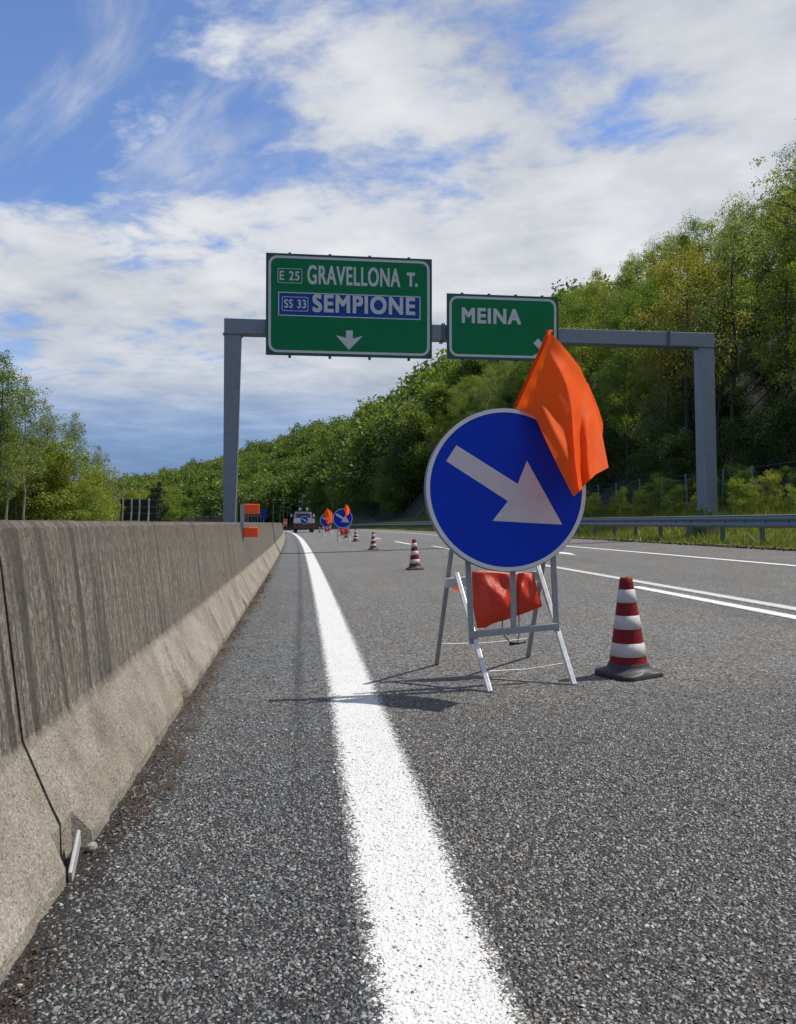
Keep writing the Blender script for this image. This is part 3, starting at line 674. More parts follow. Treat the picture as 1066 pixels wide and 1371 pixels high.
V, Fc = flag_mesh(); fo = mesh_obj('cloth', V, Fc, M['flag'], fl, True)
hem = MB().tube([rel(736, 444, 4.142), rel(729, 458, 4.148), rel(713, 494, 4.166), rel(690, 545, 4.19)], [.013, .010, .0095, .010], 10)
hem.tube([rel(732, 444, 4.14), rel(739.5, 443.6, 4.14)], [.008, .008], 8); hem.build('hem', M['flag'], fl, True)
MB().tube([rel(735, 446, 4.145), rel(690, 545, 4.195), rel(655, 622, 4.23)], .006, 8).build('stick', M['wood'], fl)
V = []; Fc = []
for i in range(13):                                         # the back fold that shows past the right edge
    t = i / 12; a = poly_at([(786, 512, 4.262), (795, 538, 4.268), (802, 565, 4.245), (805, 590, 4.20)], t); bb = poly_at([(788, 514, 4.27), (801, 545, 4.29), (808, 568, 4.27), (806, 592, 4.21)], t)
    V += [P(*a) - OFF, P(*bb) - OFF]
mesh_obj('back_fold', V, [(2 * i, 2 * i + 1, 2 * i + 3, 2 * i + 2) for i in range(12)], M['flag'], fl, True)

# orange sandbag slung over the ridge bar
def sandbag():
    r = empty('sandbag', OFF); tag(r, 'orange plastic sandbag slung over the trestle of the nearest round sign', 'sandbag')
    topl = [(632, 765), (650, 764), (672, 766), (690, 768), (703, 766), (713, 768)]
    botl = [(639, 841), (650, 840.5), (662, 834), (674, 831), (689, 826), (700, 822), (711, 818), (726, 812)]
    def at(pl_, t):
        n = len(pl_) - 1; k = min(int(t * n), n - 1); f = t * n - k; return (pl_[k][0] + (pl_[k + 1][0] - pl_[k][0]) * f, pl_[k][1] + (pl_[k + 1][1] - pl_[k][1]) * f)
    nu, nv = 44, 26; V, Fc = [], []
    for side in (0, 1):
        for j in range(nv + 1):
            v = j / nv
            for i in range(nu + 1):
                u = i / nu; a, c_ = at(topl, u), at(botl, u); px = a[0] + (c_[0] - a[0]) * v; py = a[1] + (c_[1] - a[1]) * v
                px += 3 * math.sin(v * 3.1) * (-1 if u < .2 else .3)
                e = (math.sin(math.pi * min(max(u, 0), 1)) ** .5) * (max(0, math.sin(math.pi * (v * .93 + .07)) ) ** .6)
                saddle = 1 - .55 * gs(u, .60, .10)
                wr = .010 * math.sin(26 * u + 5 * v) * (1 - v) + .008 * math.sin(17 * u - 9 * v) + .009 * gs(u, .17 + .1 * v, .05) + .006 * math.sin(40 * v * (u - .6))
                y = 4.43 + (.02 - v * .02) + (-1 if side == 0 else 1) * (.055 * e * saddle * (.55 + .6 * v) + wr * e * (1 if side == 0 else .4))
                V.append(P(px, py, y) - OFF)
    N1 = (nu + 1) * (nv + 1)
    for j in range(nv):
        for i in range(nu):
            a = j * (nu + 1) + i; Fc.append((a, a + 1, a + nu + 2, a + nu + 1)); c_ = a + N1; Fc.append((c_ + nu + 1, c_ + nu + 2, c_ + 1, c_))
    per = [i for i in range(nu + 1)] + [(nu + 1) * (j + 1) + nu for j in range(nv)] + [(nu + 1) * nv + i for i in range(nu - 1, -1, -1)] + [(nu + 1) * j for j in range(nv - 1, 0, -1)]
    for k in range(len(per)): a, c_ = per[k], per[(k + 1) % len(per)]; Fc.append((a, a + N1, c_ + N1, c_))
    mesh_obj('bag', V, Fc, M['bag'], r, True)
    MB().add([rel(604, 788, 4.6), rel(612, 784, 4.55), rel(620, 783, 4.52), rel(621, 792, 4.52), rel(612, 791, 4.57)], [(0, 1, 2, 3, 4)]).build('bag_corner', M['bag'], r)
    MB().tube([rel(673, 828, 4.42), rel(672.5, 842, 4.41), rel(676, 852, 4.41), rel(683, 860, 4.41), rel(692, 861, 4.41), rel(695, 852, 4.41), rel(695, 822, 4.42)], .0028, 6).build('cord', M['black'], r, True)
    MB().tube([rel(682, 862.5, 4.41), rel(692, 861.5, 4.41), rel(704, 859, 4.41)], .008, 8).build('handle', M['black'], r, True)
    MB().tube([rel(693.5, 776, 4.36), rel(694.5, 812, 4.345), rel(695, 826, 4.40)], .003, 6).build('strap', M['black'], r)
    return r
bag = sandbag()

# the two farther signs with their flags and bags
def far_set(px, Y, yaw, lab, pxflag, dirz=1):
    d = P(px, 700, Y).x; base = Vector((d, Y, roadz(Y, d + shift(Y)) - roadz(0, DC.x)))
    out = []
    for src, l in ((sg, 'round blue arrow sign on a trestle ' + lab), (fl, 'orange warning flag on the round arrow sign ' + lab), (bag, 'orange sandbag hanging below the round arrow sign ' + lab)):
        c = copy_tree(src); c.location = base; c.rotation_euler.z = yaw; c['label'] = l; out.append(c)
        c['group'] = {'arrow_sign': 'round arrow signs on trestles', 'warning_flag': 'orange warning flags', 'sandbag': 'orange sandbags'}[src.name]
    return out
sg['group'] = 'round arrow signs on trestles'; fl['group'] = 'orange warning flags'; bag['group'] = 'orange sandbags'
s2 = far_set(459, 36.2, R(-3), 'between the truck and the striped cones', 0)
s3 = far_set(437.5, 52.5, R(2), 'farthest off, just right of the truck', 0)
s2[1].scale = (.55, 1, .62); s2[1].location = P(459.5, 700, 36.2); s2[1].location.z = .57
s2[1].location.y = 36.15
s3[1].scale = (1.35, 1, 1.25); s3[1].location.x -= .30; s3[1].location.y -= .1; s3[1].location.z -= .55

# ---------------------------------------------------------------- traffic cones
def make_cone():
    r = empty('traffic_cone'); H = .552
    def rad(z): return .107 - (.107 - .034) * (z - .05) / (H - .05)
    b = MB(); prof = [(rad(.045) + .012, .040)] + [(rad(z), z) for z in np.linspace(.06, H - .006, 18)] + [(.029, H), (.024, H), (.020, H - .02), (0.001, H - .02)]
    b.lathe(prof, 40); b.build('body', M['red'], r, True)
    for z0, z1 in ((.112, .186), (.264, .340), (.412, .486)):
        b = MB(); b.lathe([(rad(z0) + .0002, z0), (rad(z0) + .0022, z0 + .001), (rad(z1) + .0022, z1 - .001), (rad(z1) + .0002, z1)], 40); b.build('reflective_band', M['cone_white'], r, True)
    b = MB(); oc = [(x, z) for x, z in rrect(-.195, -.195, .195, .195, .075, 2)]
    def sup(a, q):                                          # outline from rounded square (q = 0) to circle (q = 1)
        c, s_ = math.cos(a), math.sin(a); sq = min(.150 / max(abs(c), abs(s_)), .188); return sq * (1 - q) + .146 * q
    n = 64; V = []; Fc = []
    for q, k, z in ((0, 1, 0), (0, 1, .020), (.05, .975, .027), (.5, .98, .030), (1, .99, .033), (1, .90, .037), (1, .81, .046), (1, .765, .060), (1, .742, .072), (1, .69, .073)):
        V += [(sup(6.2832 * i / n, q) * k * math.cos(6.2832 * i / n), sup(6.2832 * i / n, q) * k * math.sin(6.2832 * i / n), z) for i in range(n)]
    for i in range(9):
        for k in range(n): Fc.append((i * n + k, i * n + (k + 1) % n, (i + 1) * n + (k + 1) % n, (i + 1) * n + k))
    Fc.append(list(range(n))[::-1]); o = mesh_obj('base', V, Fc, M['rubber'], r, True)
    ev = o.modifiers.new('split', 'EDGE_SPLIT'); ev.split_angle = R(35)
    return r
c0 = make_cone()
CL = [(1.83, 4.25, 'large striped cone beside the near round blue sign, its black base turned slightly', R(20)), (2.02, 14.2, 'red and white cone standing left of the near round blue sign', R(5)), (2.17, 24.6, 'red and white cone just beyond the gantry shadow, second along the row to the truck', R(30)),
      (2.30, 35.2, 'small striped cone right beside the middle round arrow sign', R(60)), (2.37, 44.3, 'tiny striped cone partly behind the middle round arrow sign', R(10)), (1.43, 73.5, 'tiniest far cone between the truck and the farthest arrow sign', 0)]
for i, (x, y, l, rz) in enumerate(CL):
    c = c0 if i == 0 else copy_tree(c0)
    c.location = (x, y, roadz(y, x + shift(y)) + .004); c.rotation_euler = (0, R(-1.7), rz); tag(c, l, 'traffic cone', 'striped traffic cones along the closed lane')

# ---------------------------------------------------------------- marker plates on the barrier
def marker(s, d, label, sc=1.0):
    r = empty('barrier_marker', RD(s, d, 0)); tag(r, label, 'marker', 'orange barrier markers')
    MB().box((0, 0, .92), (.05, .03, .50)).build('post', M['alu_grey'], r)
    MB().box((.13, -.02, 1.105), (.20, .02, .135)).build('plate', M['orange'], r, False, .01)
    MB().box((.115, -.02, .795), (.195, .02, .13)).build('plate', M['orange'], r, False, .01)
    return r
marker(10.6, -.80, 'two orange plates on a grey post fixed to the concrete barrier')
m2 = marker(49, -.72, 'small far orange and white marker at the barrier bend left of the truck')
MB().box((.12, -.02, .95), (.2, .015, .12)).build('plate', M['cone_white'], m2)

# ---------------------------------------------------------------- crash barrier on the right
def guardrail(s0, s1, d, label, gap=1.93):
    r = empty('guardrail', RD(s0, d)); tag(r, label, 'guardrail'); o0 = r.location
    prof = [(.00, .43), (-.055, .46), (-.065, .51), (-.02, .575), (-.02, .60), (-.065, .665), (-.060, .715), (.0, .748), (.012, .752), (.012, .738), (-.045, .71), (-.05, .665), (-.005, .60), (-.005, .575), (-.05, .51), (-.04, .465), (.006, .44)]
    ss = list(np.arange(s0, s1 + .1, 2.0)); V, Fc = [], []; n = len(prof)
    for s in ss:
        for dx, z in prof: V.append(RD(s, d + dx, z) - o0)
    for i in range(len(ss) - 1):
        for k in range(n): a = i * n + k; b = i * n + (k + 1) % n; Fc.append((a, b, b + n, a + n))
    mesh_obj('rail', V, Fc, M['galv'], r, False)
    MB().add([v for s in ss for v in (RD(s, d - .03, .752) - o0, RD(s, d + .09, .752) - o0, RD(s, d + .09, .77) - o0, RD(s, d - .03, .77) - o0)], [(4 * i + k, 4 * i + (k + 1) % 4, 4 * i + 4 + (k + 1) % 4, 4 * i + 4 + k) for i in range(len(ss) - 1) for k in range(4)]).build('top_strip', M['alu'], r)  # brighter metal puts the sunlit top of the rail into the colour
    pb = MB(); pb.box((.09, 0, .30), (.10, .012, .86)); pb.box((.04, .03, .30), (.012, .06, .86)); pb.box((.14, .03, .30), (.012, .06, .86)); pb.box((.02, .0, .59), (.06, .09, .13))
    src = None; bl = []
    def bolt_at(q):
        if not bl: bl.append(MB().box((0, 0, 0), (.02, .07, .05)).build('bolt', M['black'], r)); c = bl[0]
        else: c = bl[0].copy(); COL.objects.link(c)
        c.location = q
    for s in np.arange(s0 + .6, s1, gap):
        p = RD(s, d) - o0
        if src is None: src = pb.build('post', M['galv_dark'], r); src.location = p
        else: c = src.copy(); COL.objects.link(c); c.location = p
    for s in np.arange(s0 + .3, min(s1, 60), gap / 2):
        q = RD(s, d - .018, .588) - o0; bolt_at(q)
    return r
guardrail(9, 136, 12.0, 'long galvanised guardrail on posts along the right verge of the motorway')

# ---------------------------------------------------------------- wire fence on the bank
fe = empty('wire_fence', (16.5, 20, 0)); tag(fe, 'wire fence of thin grey posts along the bank below the wood', 'fence')
src = None; tops = []
for i, s in enumerate(np.arange(14.5, 92, 2.45)):
    x = 16.6 - shift(s) + .12 * math.sin(i * 2.3); z = terr(x, s); p = Vector((x, s, z)) - Vector((16.5, 20, 0))
    if src is None: src = MB().box((0, 0, .78), (.05, .05, 1.76)).build('post', M['galv'], fe); src.location = p; c = src
    else: c = src.copy(); COL.objects.link(c); c.location = p
    c.rotation_euler = (.05 * math.sin(i * 1.7), .07 * math.sin(i * 3.1 + 1), 0); tops.append(p)
b = MB()
for h in (.35, .7, 1.05, 1.4, 1.6):
    b.tube([p + Vector((0, 0, h)) for p in tops], .004, 4)
b.build('wire', M['galv_dark'], fe)

# ---------------------------------------------------------------- truck with rear arrow board
def truck():
    d = P(407.5, 700, 78).x; r = empty('flatbed_truck', (d, 78, roadz(78, d + shift(78)))); r.rotation_euler.z = R(2)
    tag(r, 'grey and red flatbed works truck seen from behind on the motorway', 'truck')
    MB().box((0, 2.6, .62), (.8, 5.2, .18)).build('chassis', M['truck_red'], r)
    MB().box((0, 1.75, .90), (2.04, 3.5, .10)).build('bed_floor', M['truck_red'], r)
    tg = MB(); tg.box((0, 0, 1.16), (2.04, .04, .40)); tg.box((-.98, -.03, 1.16), (.05, .03, .42)); tg.box((.98, -.03, 1.16), (.05, .03, .42)); tg.build('tailgate', M['truck_white'], r, False, .008)
    for s_ in (-1, 1): MB().box((s_ * 1.0, 1.75, 1.16), (.04, 3.44, .40)).build('side_board', M['truck_white'], r, False, .008)
    cab = MB(); cab.prism([(-.92, .75), (.92, .75), (.93, 1.45), (.82, 2.06), (.75, 2.12), (-.75, 2.12), (-.82, 2.06), (-.93, 1.45)], 3.65, 5.2); cb = cab.build('cab', M['truck_white'], r, False, .04)
    MB().box((0, 3.64, 1.72), (1.42, .02, .42)).build('rear_window', M['glass'], cb)
    for s_ in (-1, 1):
        b = MB(); b.bar((s_ * .92, 4.9, 1.75), (s_ * 1.15, 4.8, 1.8), .03); b.box((s_ * 1.18, 4.8, 1.75), (.14, .05, .32)); b.build('mirror', M['truck_white'], cb)
    hb = MB()
    for s_ in (-.85, .85): hb.bar((s_, 3.45, .95), (s_, 3.45, 2.1), .06)
    hb.bar((-.88, 3.45, 2.1), (.88, 3.45, 2.1), .06); hb.bar((-.88, 3.45, 1.7), (.88, 3.45, 1.7), .04); hb.build('headboard', M['alu_grey'], r)
    for x in (-.32, .42):
        b = MB(); b.bar((x, 3.5, 2.1), (x, 3.5, 2.35), .05); lm = b.build('lamp_bracket', M['alu_grey'], r)
        b = MB(); n = 20; b.prism([(x + .15 * math.cos(6.283 * k / n), 2.42 + .15 * math.sin(6.283 * k / n)) for k in range(n)], 3.42, 3.54); b.build('warning_lamp', M['rim'], lm)
    for yy in (.95, 4.35):
        for s_ in (-1, 1):
            wv = empty('wheel', (s_ * .82, yy, .40)); wv.parent = r; b = MB(); n = 28
            for r_, x0, x1, nm, mt in ((.40, -.15, .15, 'tyre', 'rubber'), (.22, -.155, .155, 'rim', 'alu_grey')):
                b = MB(); vs = [(x, r_ * math.cos(6.283 * k / n), r_ * math.sin(6.283 * k / n)) for x in (x0, x1) for k in range(n)]
                b.add(vs, [list(range(n)), list(range(2 * n - 1, n - 1, -1))] + [(k, k + n, (k + 1) % n + n, (k + 1) % n) for k in range(n)]); b.build(nm, M[mt], wv, False, .03 if nm == 'tyre' else 0)
    bb = MB(); bb.box((0, -.02, .60), (1.9, .08, .13)); bb.build('bumper', M['truck_red'], r)
    for s_ in (-1, 1):
        MB().box((s_ * .82, -.07, .61), (.30, .03, .10)).build('tail_lamp', M['lamp_red'], r); MB().box((s_ * .82, .50, .48), (.36, .02, .38)).build('mudflap', M['truck_red'], r)
    MB().box((.0, -.05, .78), (1.2, .04, .10)).build('marker_strip', M['truck_red'], r)
    n = 40; zz = 1.25; b = MB(); b.prism([(.40 * math.cos(6.283 * k / n), zz + .40 * math.sin(6.283 * k / n)) for k in range(n)], -.10, -.07); ds = b.build('arrow_board', M['white_sheet'], r)
    b = MB(); b.prism([(.35 * math.cos(6.283 * k / n), zz + .35 * math.sin(6.283 * k / n)) for k in range(n)], -.104, -.1005); b.build('board_face', M['blue'], ds)
    b = MB(); b.prism([(x * .78, zz + z * .78) for x, z in ARROW], -.110, -.1045); b.build('arrow', M['white_sheet'], ds)
truck()

# ---------------------------------------------------------------- things on the other carriageway
def back_board():
    Y = 90; x0, x1 = P(161, 680, Y).x, P(209, 680, Y).x; zt = P(180, 668, Y).z; zb = -.5
    r = empty('sign_board', ((x0 + x1) / 2, Y, 0)); tag(r, 'dark back of a large sign board with four pale stanchions beyond the barrier', 'sign board'); w_ = x1 - x0
    MB().box((0, .1, (zt + 1.2) / 2), (w_, .06, zt - 1.2)).build('board', M['panel_dark'], r)
    for k in (-.42, -.18, .04, .30):
        x = k * w_; MB().bar((x, 0, zt + .05), (x, 0, zt - 1.4), .14).bar((x, 0, zt - 1.4), (x - .16, -.25, zb), .16).build('stanchion', M['alu'], r)
    b = MB()
    for z in (zt - .12, zt - .9, zt - 1.6): b.box((0, .04, z), (w_, .05, .07))
    b.build('rail', M['galv_dark'], r)
back_board()
def lampposts():
    src = None
    for i, (px, top, Y) in enumerate(((318, 672, 190), (331, 668, 200), (366, 669, 170), (375, 678, 215), (379.5, 673, 185), (385, 680, 230), (389, 675, 195), (400.5, 671, 165), (405, 664, 150), (412, 672, 185))):
        p = P(px, top, Y); zb = terr(p.x, Y); h = p.z - zb
        o = empty('street_lamp', (p.x, Y, zb)); tag(o, 'thin pale far street lamp before the dark wooded hill', 'street lamp', 'far street lamps')
        MB().tube([(0, 0, 0), (0, 0, h)], [.06, .045], 6).build('pole', M['galv'], o)
        MB().box((.35, 0, h), (.6, .2, .09)).build('lamp_head', M['alu'], o)
lampposts()
p = P(353, 688, 120); r = empty('information_sign', (p.x, 120, terr(p.x, 120))); tag(r, 'small far blue sign on a post beyond the orange marker plates', 'road sign')
MB().box((0, 0, p.z - r.location.z), (.85, .06, 1.7)).build('panel', M['sign_blue'], r); MB().bar((0, .08, 0), (0, .08, p.z - r.location.z), .1).build('post', M['galv'], r)
b = MB(); A_, B_ = P(246, 690, 130), P(300, 692, 130); r = empty('railing', (A_.x, 130, 0)); tag(r, 'pale grey railing seen far off over the barrier left of the gantry post', 'railing')
for i in range(24):
    x = (B_.x - A_.x) * i / 23; b.bar((x, 0, -.5), (x, 0, 2.0), .07)
b.bar((0, 0, 2.0), (B_.x - A_.x, 0, 2.0), .09); b.bar((0, 0, 1.2), (B_.x - A_.x, 0, 1.2), .07); b.build('bars', M['galv'], r)
A_, B_ = P(329, 686, 125), P(349, 691, 125); b = MB(); r = empty('railing', (A_.x, 125, 0)); tag(r, 'short pale railing behind the orange marker plates, far beyond the barrier', 'railing')
for i in range(6): x = (B_.x - A_.x) * i / 5; b.bar((x, 0, -.5), (x, 0, B_.z + .6), .09)
b.bar((0, 0, B_.z), (B_.x - A_.x, 0, B_.z), .12); b.build('bars', M['galv'], r)

# ---------------------------------------------------------------- trees
def leaf_quads(C, N, spread, size, zs=.75, tone_spread=.22):
    """leaf quads in clumps round the centres C (n,3)"""
    n = len(C); idx = np.repeat(np.arange(n), N); d = rng.normal(size=(n * N, 3)); d /= np.linalg.norm(d, axis=1)[:, None]
    rad = spread[idx] * rng.random(n * N) ** .45
    p = C[idx] + d * rad[:, None] * np.array([1, 1, zs])
    a = rng.normal(size=(n * N, 3)); a /= np.linalg.norm(a, axis=1)[:, None]; b_ = np.cross(a, rng.normal(size=(n * N, 3))); b_ /= np.linalg.norm(b_, axis=1)[:, None]
    s = (size * rng.uniform(.55, 1.3, n * N))[:, None]; a = a * s; b_ = b_ * s * .62
    V = np.stack([p - a, p + b_, p + a, p - b_], 1).reshape(-1, 3)
    t = np.clip(rng.uniform(.15, .85, n)[idx] + rng.normal(0, tone_spread, n * N), 0, 1)
    return V, t
def make_tree(name, H, crown0, cr, nclump, nleaf, size, leaf, bark, trunk_r, limbs=9, lean=.3, shape='round', clump=.9, parts=True):
    b = MB(); path = [Vector((0, 0, -.4))]; k = 7; lx, ly = rng.normal(0, lean), rng.normal(0, lean)
    for i in range(1, k + 1): t = i / k; path.append(Vector((lx * t + rng.normal(0, .10), ly * t + rng.normal(0, .10), H * .93 * t)))
    b.tube(path, [trunk_r * (1.25 if i == 0 else (1 - .88 * i / k)) for i in range(k + 1)], 6)
    tips = []
    def on(t): f = t * k; i = min(int(f), k - 1); return path[i].lerp(path[i + 1], f - i)
    for i in range(limbs):
        t = crown0 + (.95 - crown0) * (i + rng.random()) / limbs; p = on(t); a = rng.uniform(0, 6.283); rel_ = (t - crown0) / (1 - crown0)
        L = cr * (1.05 - .55 * rel_) * rng.uniform(.7, 1.1); el = rng.uniform(.35, .95)
        q1 = p + Vector((math.cos(a) * L * .5, math.sin(a) * L * .5, L * el * .45)); q2 = p + Vector((math.cos(a) * L, math.sin(a) * L, L * el * 1.05))
        b.tube([p, q1, q2], [trunk_r * .42 * (1 - .6 * t), trunk_r * .26 * (1 - .6 * t), .012], 5); tips += [q1, q2]
        for _ in range(2):
            a2 = a + rng.normal(0, .8); q3 = q1 + Vector((math.cos(a2), math.sin(a2), rng.uniform(.3, 1))) * L * .45; b.tube([q1, q3], [trunk_r * .16, .008], 4); tips.append(q3)
    C = []
    for i in range(nclump):
        if rng.random() < .55 and tips:
            q = tips[rng.integers(len(tips))]; C.append([q.x + rng.normal(0, .45), q.y + rng.normal(0, .45), q.z + rng.normal(0, .4)])
        else:
            t = rng.random(); z = H * (crown0 + (1.0 - crown0) * t)
            prof = math.sin(math.pi * (.12 + .80 * t)) if shape == 'round' else (1 - t) if shape == 'cone' else math.sin(math.pi * (.25 + .72 * t)) * .85
            rr_ = cr * prof * math.sqrt(rng.random()); a = rng.uniform(0, 6.283); c = on(min(z / (H * .93), .99))
            C.append([c.x + rr_ * math.cos(a), c.y + rr_ * math.sin(a), z])
    C = np.array(C); V, t = leaf_quads(C, nleaf, clump * rng.uniform(.6, 1.25, len(C)), size)
    r = empty(name)
    tr = b.build('trunk', M[bark], r, True); cw = link('crown', np_mesh('crown', V, 4, M[leaf], t), r)
    return r
protos = dict(
    broad=[make_tree('broadleaf_tree', 14.5, .22, 3.4, 150, 105, .082, lf, 'bark', .20) for lf in ('leaf', 'leaf_fresh', 'leaf', 'leaf_grey')],
    tall=[make_tree('slender_tree', 16, .34, 2.5, 95, 85, .075, lf, bk, .17, 12, .5, 'oval', .8) for lf, bk in (('leaf_fresh', 'bark'), ('leaf_grey', 'bark_pale'), ('leaf', 'bark'))],
    dark=[make_tree('broadleaf_tree', 11, .10, 3.2, 140, 150, .08, 'leaf_dark', 'bark', .18)],
    gold=[make_tree('broadleaf_tree', 13.5, .35, 3.0, 120, 140, .07, 'leaf_gold', 'bark', .2, 12)],
    airy=[make_tree('slender_tree', 18, .45, 2.9, 95, 55, .07, 'leaf_grey', 'bark', .17, 16, .3, 'oval', .75)],
    left=[make_tree('slender_tree', 14, .30, 2.0, 105, 90, .07, lf, bk, .14, 13, .3, 'oval', .75) for lf, bk in (('leaf', 'bark'), ('leaf_grey', 'bark_pale'))],
    bare=[make_tree('bare_tree', 9, .25, 2.2, 16, 14, .07, 'leaf_gold', 'bark_pale', .10, 16, .2, 'oval', .5)],
    bush=[make_tree('shrub', 3.6, .05, 1.5, 70, 110, .055, lf, 'bark', .05, 5, .1, 'round', .55) for lf in ('leaf_fresh', 'leaf', 'leaf_dark')],
    spruce=[make_tree('spruce_tree', 12, .06, 2.6, 170, 60, .10, 'needle', 'bark', .18, 8, .05, 'cone', .6)],
    far=[make_tree('broadleaf_tree', 10, .12, 3.6, 85, 105, .135, lf, 'bark', .16, 5, .2, 'round', 1.35) for lf in ('leaf', 'leaf_fresh', 'leaf_dark', 'leaf_grey', 'leaf')],
)
used = set()
def plant(kind, x, y, sc=1.0, label=None, group=None, cat='tree', i=None, zoff=0.0):
    L = protos[kind]; src = L[rng.integers(len(L)) if i is None else i]
    if src.name in used: o = copy_tree(src)
    else: o = src; used.add(src.name)
    o.location = (x, y, terr(x, y) + zoff); o.rotation_euler = (0, 0, rng.uniform(0, 6.283)); k = sc
    o.scale = (k * rng.uniform(.9, 1.12), k * rng.uniform(.9, 1.12), k * rng.uniform(.92, 1.08))
    tag(o, label, cat, group); return o
# wood on the right bank
LBL = {'broad': ('leafy broadleaf tree crowded into the wood on the right bank', 'leafy trees of the right bank wood'), 'tall': ('slender trunk with a high thin crown inside the wood on the right bank', 'slender trees of the right bank wood'),
       'dark': ('low dark green tree filling the shade of the wood on the right bank', 'dark trees of the right bank wood'), 'gold': ('yellow-brown leafed tree standing out in the green wood on the right bank', 'yellow-brown trees of the right bank wood')}
cnt = 0
for row, (d0, gap) in enumerate(((22.6, 3.1), (25.6, 3.6), (29.5, 4.2), (34.5, 5.2), (41, 6.5))):
    s = 16 + row * 4 + rng.uniform(0, 2); lim = (176, 168, 125, 112, 118)[row]
    while s < lim:
        d = d0 + rng.normal(0, .7); x = d - shift(s)
        kind = rng.choice(['broad', 'tall', 'dark', 'gold'], p=[.34, .53, .11, .02] if row == 0 else [.62, .28, .08, .02])
        sc = rng.uniform(.80, 1.12) * (.86 if row == 0 else 1.0) * float(np.interp(s, [20, 40, 60, 80, 120], [.66, .73, .78, .72, .66]))
        plant(kind, x, s, sc, *LBL[kind]); cnt += 1
        s += gap * rng.uniform(.75, 1.3) * (1.35 if s > 110 else 1)
p = P(978, 500, 38); plant('airy', p.x + .3, 38, .86, 'tall sparse tree whose thin leaf tufts stand against the sky at right', None, zoff=-1.5)
p = P(1075, 500, 34); plant('airy', p.x + .4, 34, .92, 'tall tree cut off by the right photo edge with tufted top', None, zoff=-1.0)
p = P(915, 400, 41); plant('gold', p.x, 41, .92, 'yellow-brown topped tree left of the tall sparse tree above the gantry', None)
# bank shrubs behind the guardrail
for s in np.arange(15, 90, .85):
    d = 16.2 + abs(rng.normal(0, .8)); kind_i = int(rng.choice([0, 1, 2], p=[.55, .28, .17]))
    lab = [('bright yellow-green shrub on the bank behind the guardrail', 'bright shrubs on the right bank'), ('mid green shrub along the wire fence on the right bank', 'green shrubs on the right bank'), ('dark shrub along the wire fence on the right bank', 'dark shrubs on the right bank')][kind_i]
    d -= .9 if kind_i == 0 else -.5
    plant('bush', d - shift(s), s, rng.uniform(.22, .38) * (1.0 if kind_i == 0 else 1.2), lab[0], lab[1], 'shrub', kind_i)
plant('bush', RD(23.9, 13.0).x, 23.9, .26, 'small dark reddish shrub low behind the guardrail posts', None, 'shrub', 2)
for s in np.arange(15, 100, 1.7):                          # undergrowth on the wooded bank
    d = rng.uniform(18.5, 25); plant('bush', d - shift(s), s, rng.uniform(.6, 1.15), 'dark undergrowth bush in the shade under the wood on the right bank', 'undergrowth bushes of the right bank wood', 'shrub', 2)
# trees on the left beyond the barrier
LT = [(-6, 470, 58, 'left', 0), (12, 520, 60, 'left', 1), (32, 512, 63, 'left', 1), (22, 560, 66, 'left', 0), (48, 575, 68, 'left', 0), (63, 533, 70, 'left', 1), (78, 592, 74, 'left', 0), (101, 558, 78, 'left', 1), (90, 620, 82, 'left', 0), (116, 606, 84, 'left', 1), (133, 600, 88, 'left', 1), (125, 625, 92, 'left', 0), (-25, 480, 62, 'left', 0)]
LLAB = {2: 'tall pale leafed tree second from the left photo edge beyond the barrier', 5: 'tall thin tree with a round airy crown, middle of the left trees', 7: 'lone slim tree with a pointed pale crown among the left trees', 10: 'rightmost leafy tree of the left group with a rounded crown'}
for k, (px, top, Y, kind, i) in enumerate(LT):
    q = P(px, top, Y); h = q.z - terr(q.x, Y); plant(kind, q.x, Y, h / 14.3, LLAB.get(k, 'fresh green slender tree in the group left of the motorway'), 'trees left of the motorway' if k not in LLAB else None, 'tree', i)
for k, (px, top, Y) in enumerate(((150, 636, 96), (165, 640, 100), (158, 650, 104))):
    q = P(px, top, Y); plant('bare', q.x, Y, (q.z - terr(q.x, Y)) / 9, 'nearly bare small tree just left of the dark sign board', 'bare trees on the left')
for k in range(26):
    px = rng.uniform(-40, 128); Y = rng.uniform(62, 105); q = P(px, 700, Y); plant('bush', q.x, Y, rng.uniform(1.0, 1.9) * (.8 if px > 100 else 1.1), 'leafy undergrowth bush between the trees left of the motorway', 'bushes on the left', 'shrub', int(rng.choice([0, 0, 1])))
for k, (px, top, Y) in enumerate(((143, 672, 110), (156, 668, 112), (175, 662, 125), (188, 655, 128), (222, 660, 140), (232, 655, 150), (245, 666, 145))):
    q = P(px, top, Y); plant('far', q.x, Y, (q.z - terr(q.x, Y)) / 10, 'rounded green tree around the dark sign board, beyond the barrier', 'round trees beyond the barrier', i=int(rng.choice([0, 1, 4])))
for px, top, Y in ((213, 646, 118), (205, 653, 122)):
    q = P(px, top, Y); plant('spruce', q.x, Y, (q.z - terr(q.x, Y)) / 12, 'dark pointed spruce behind the right end of the dark sign board', 'spruces beyond the barrier')
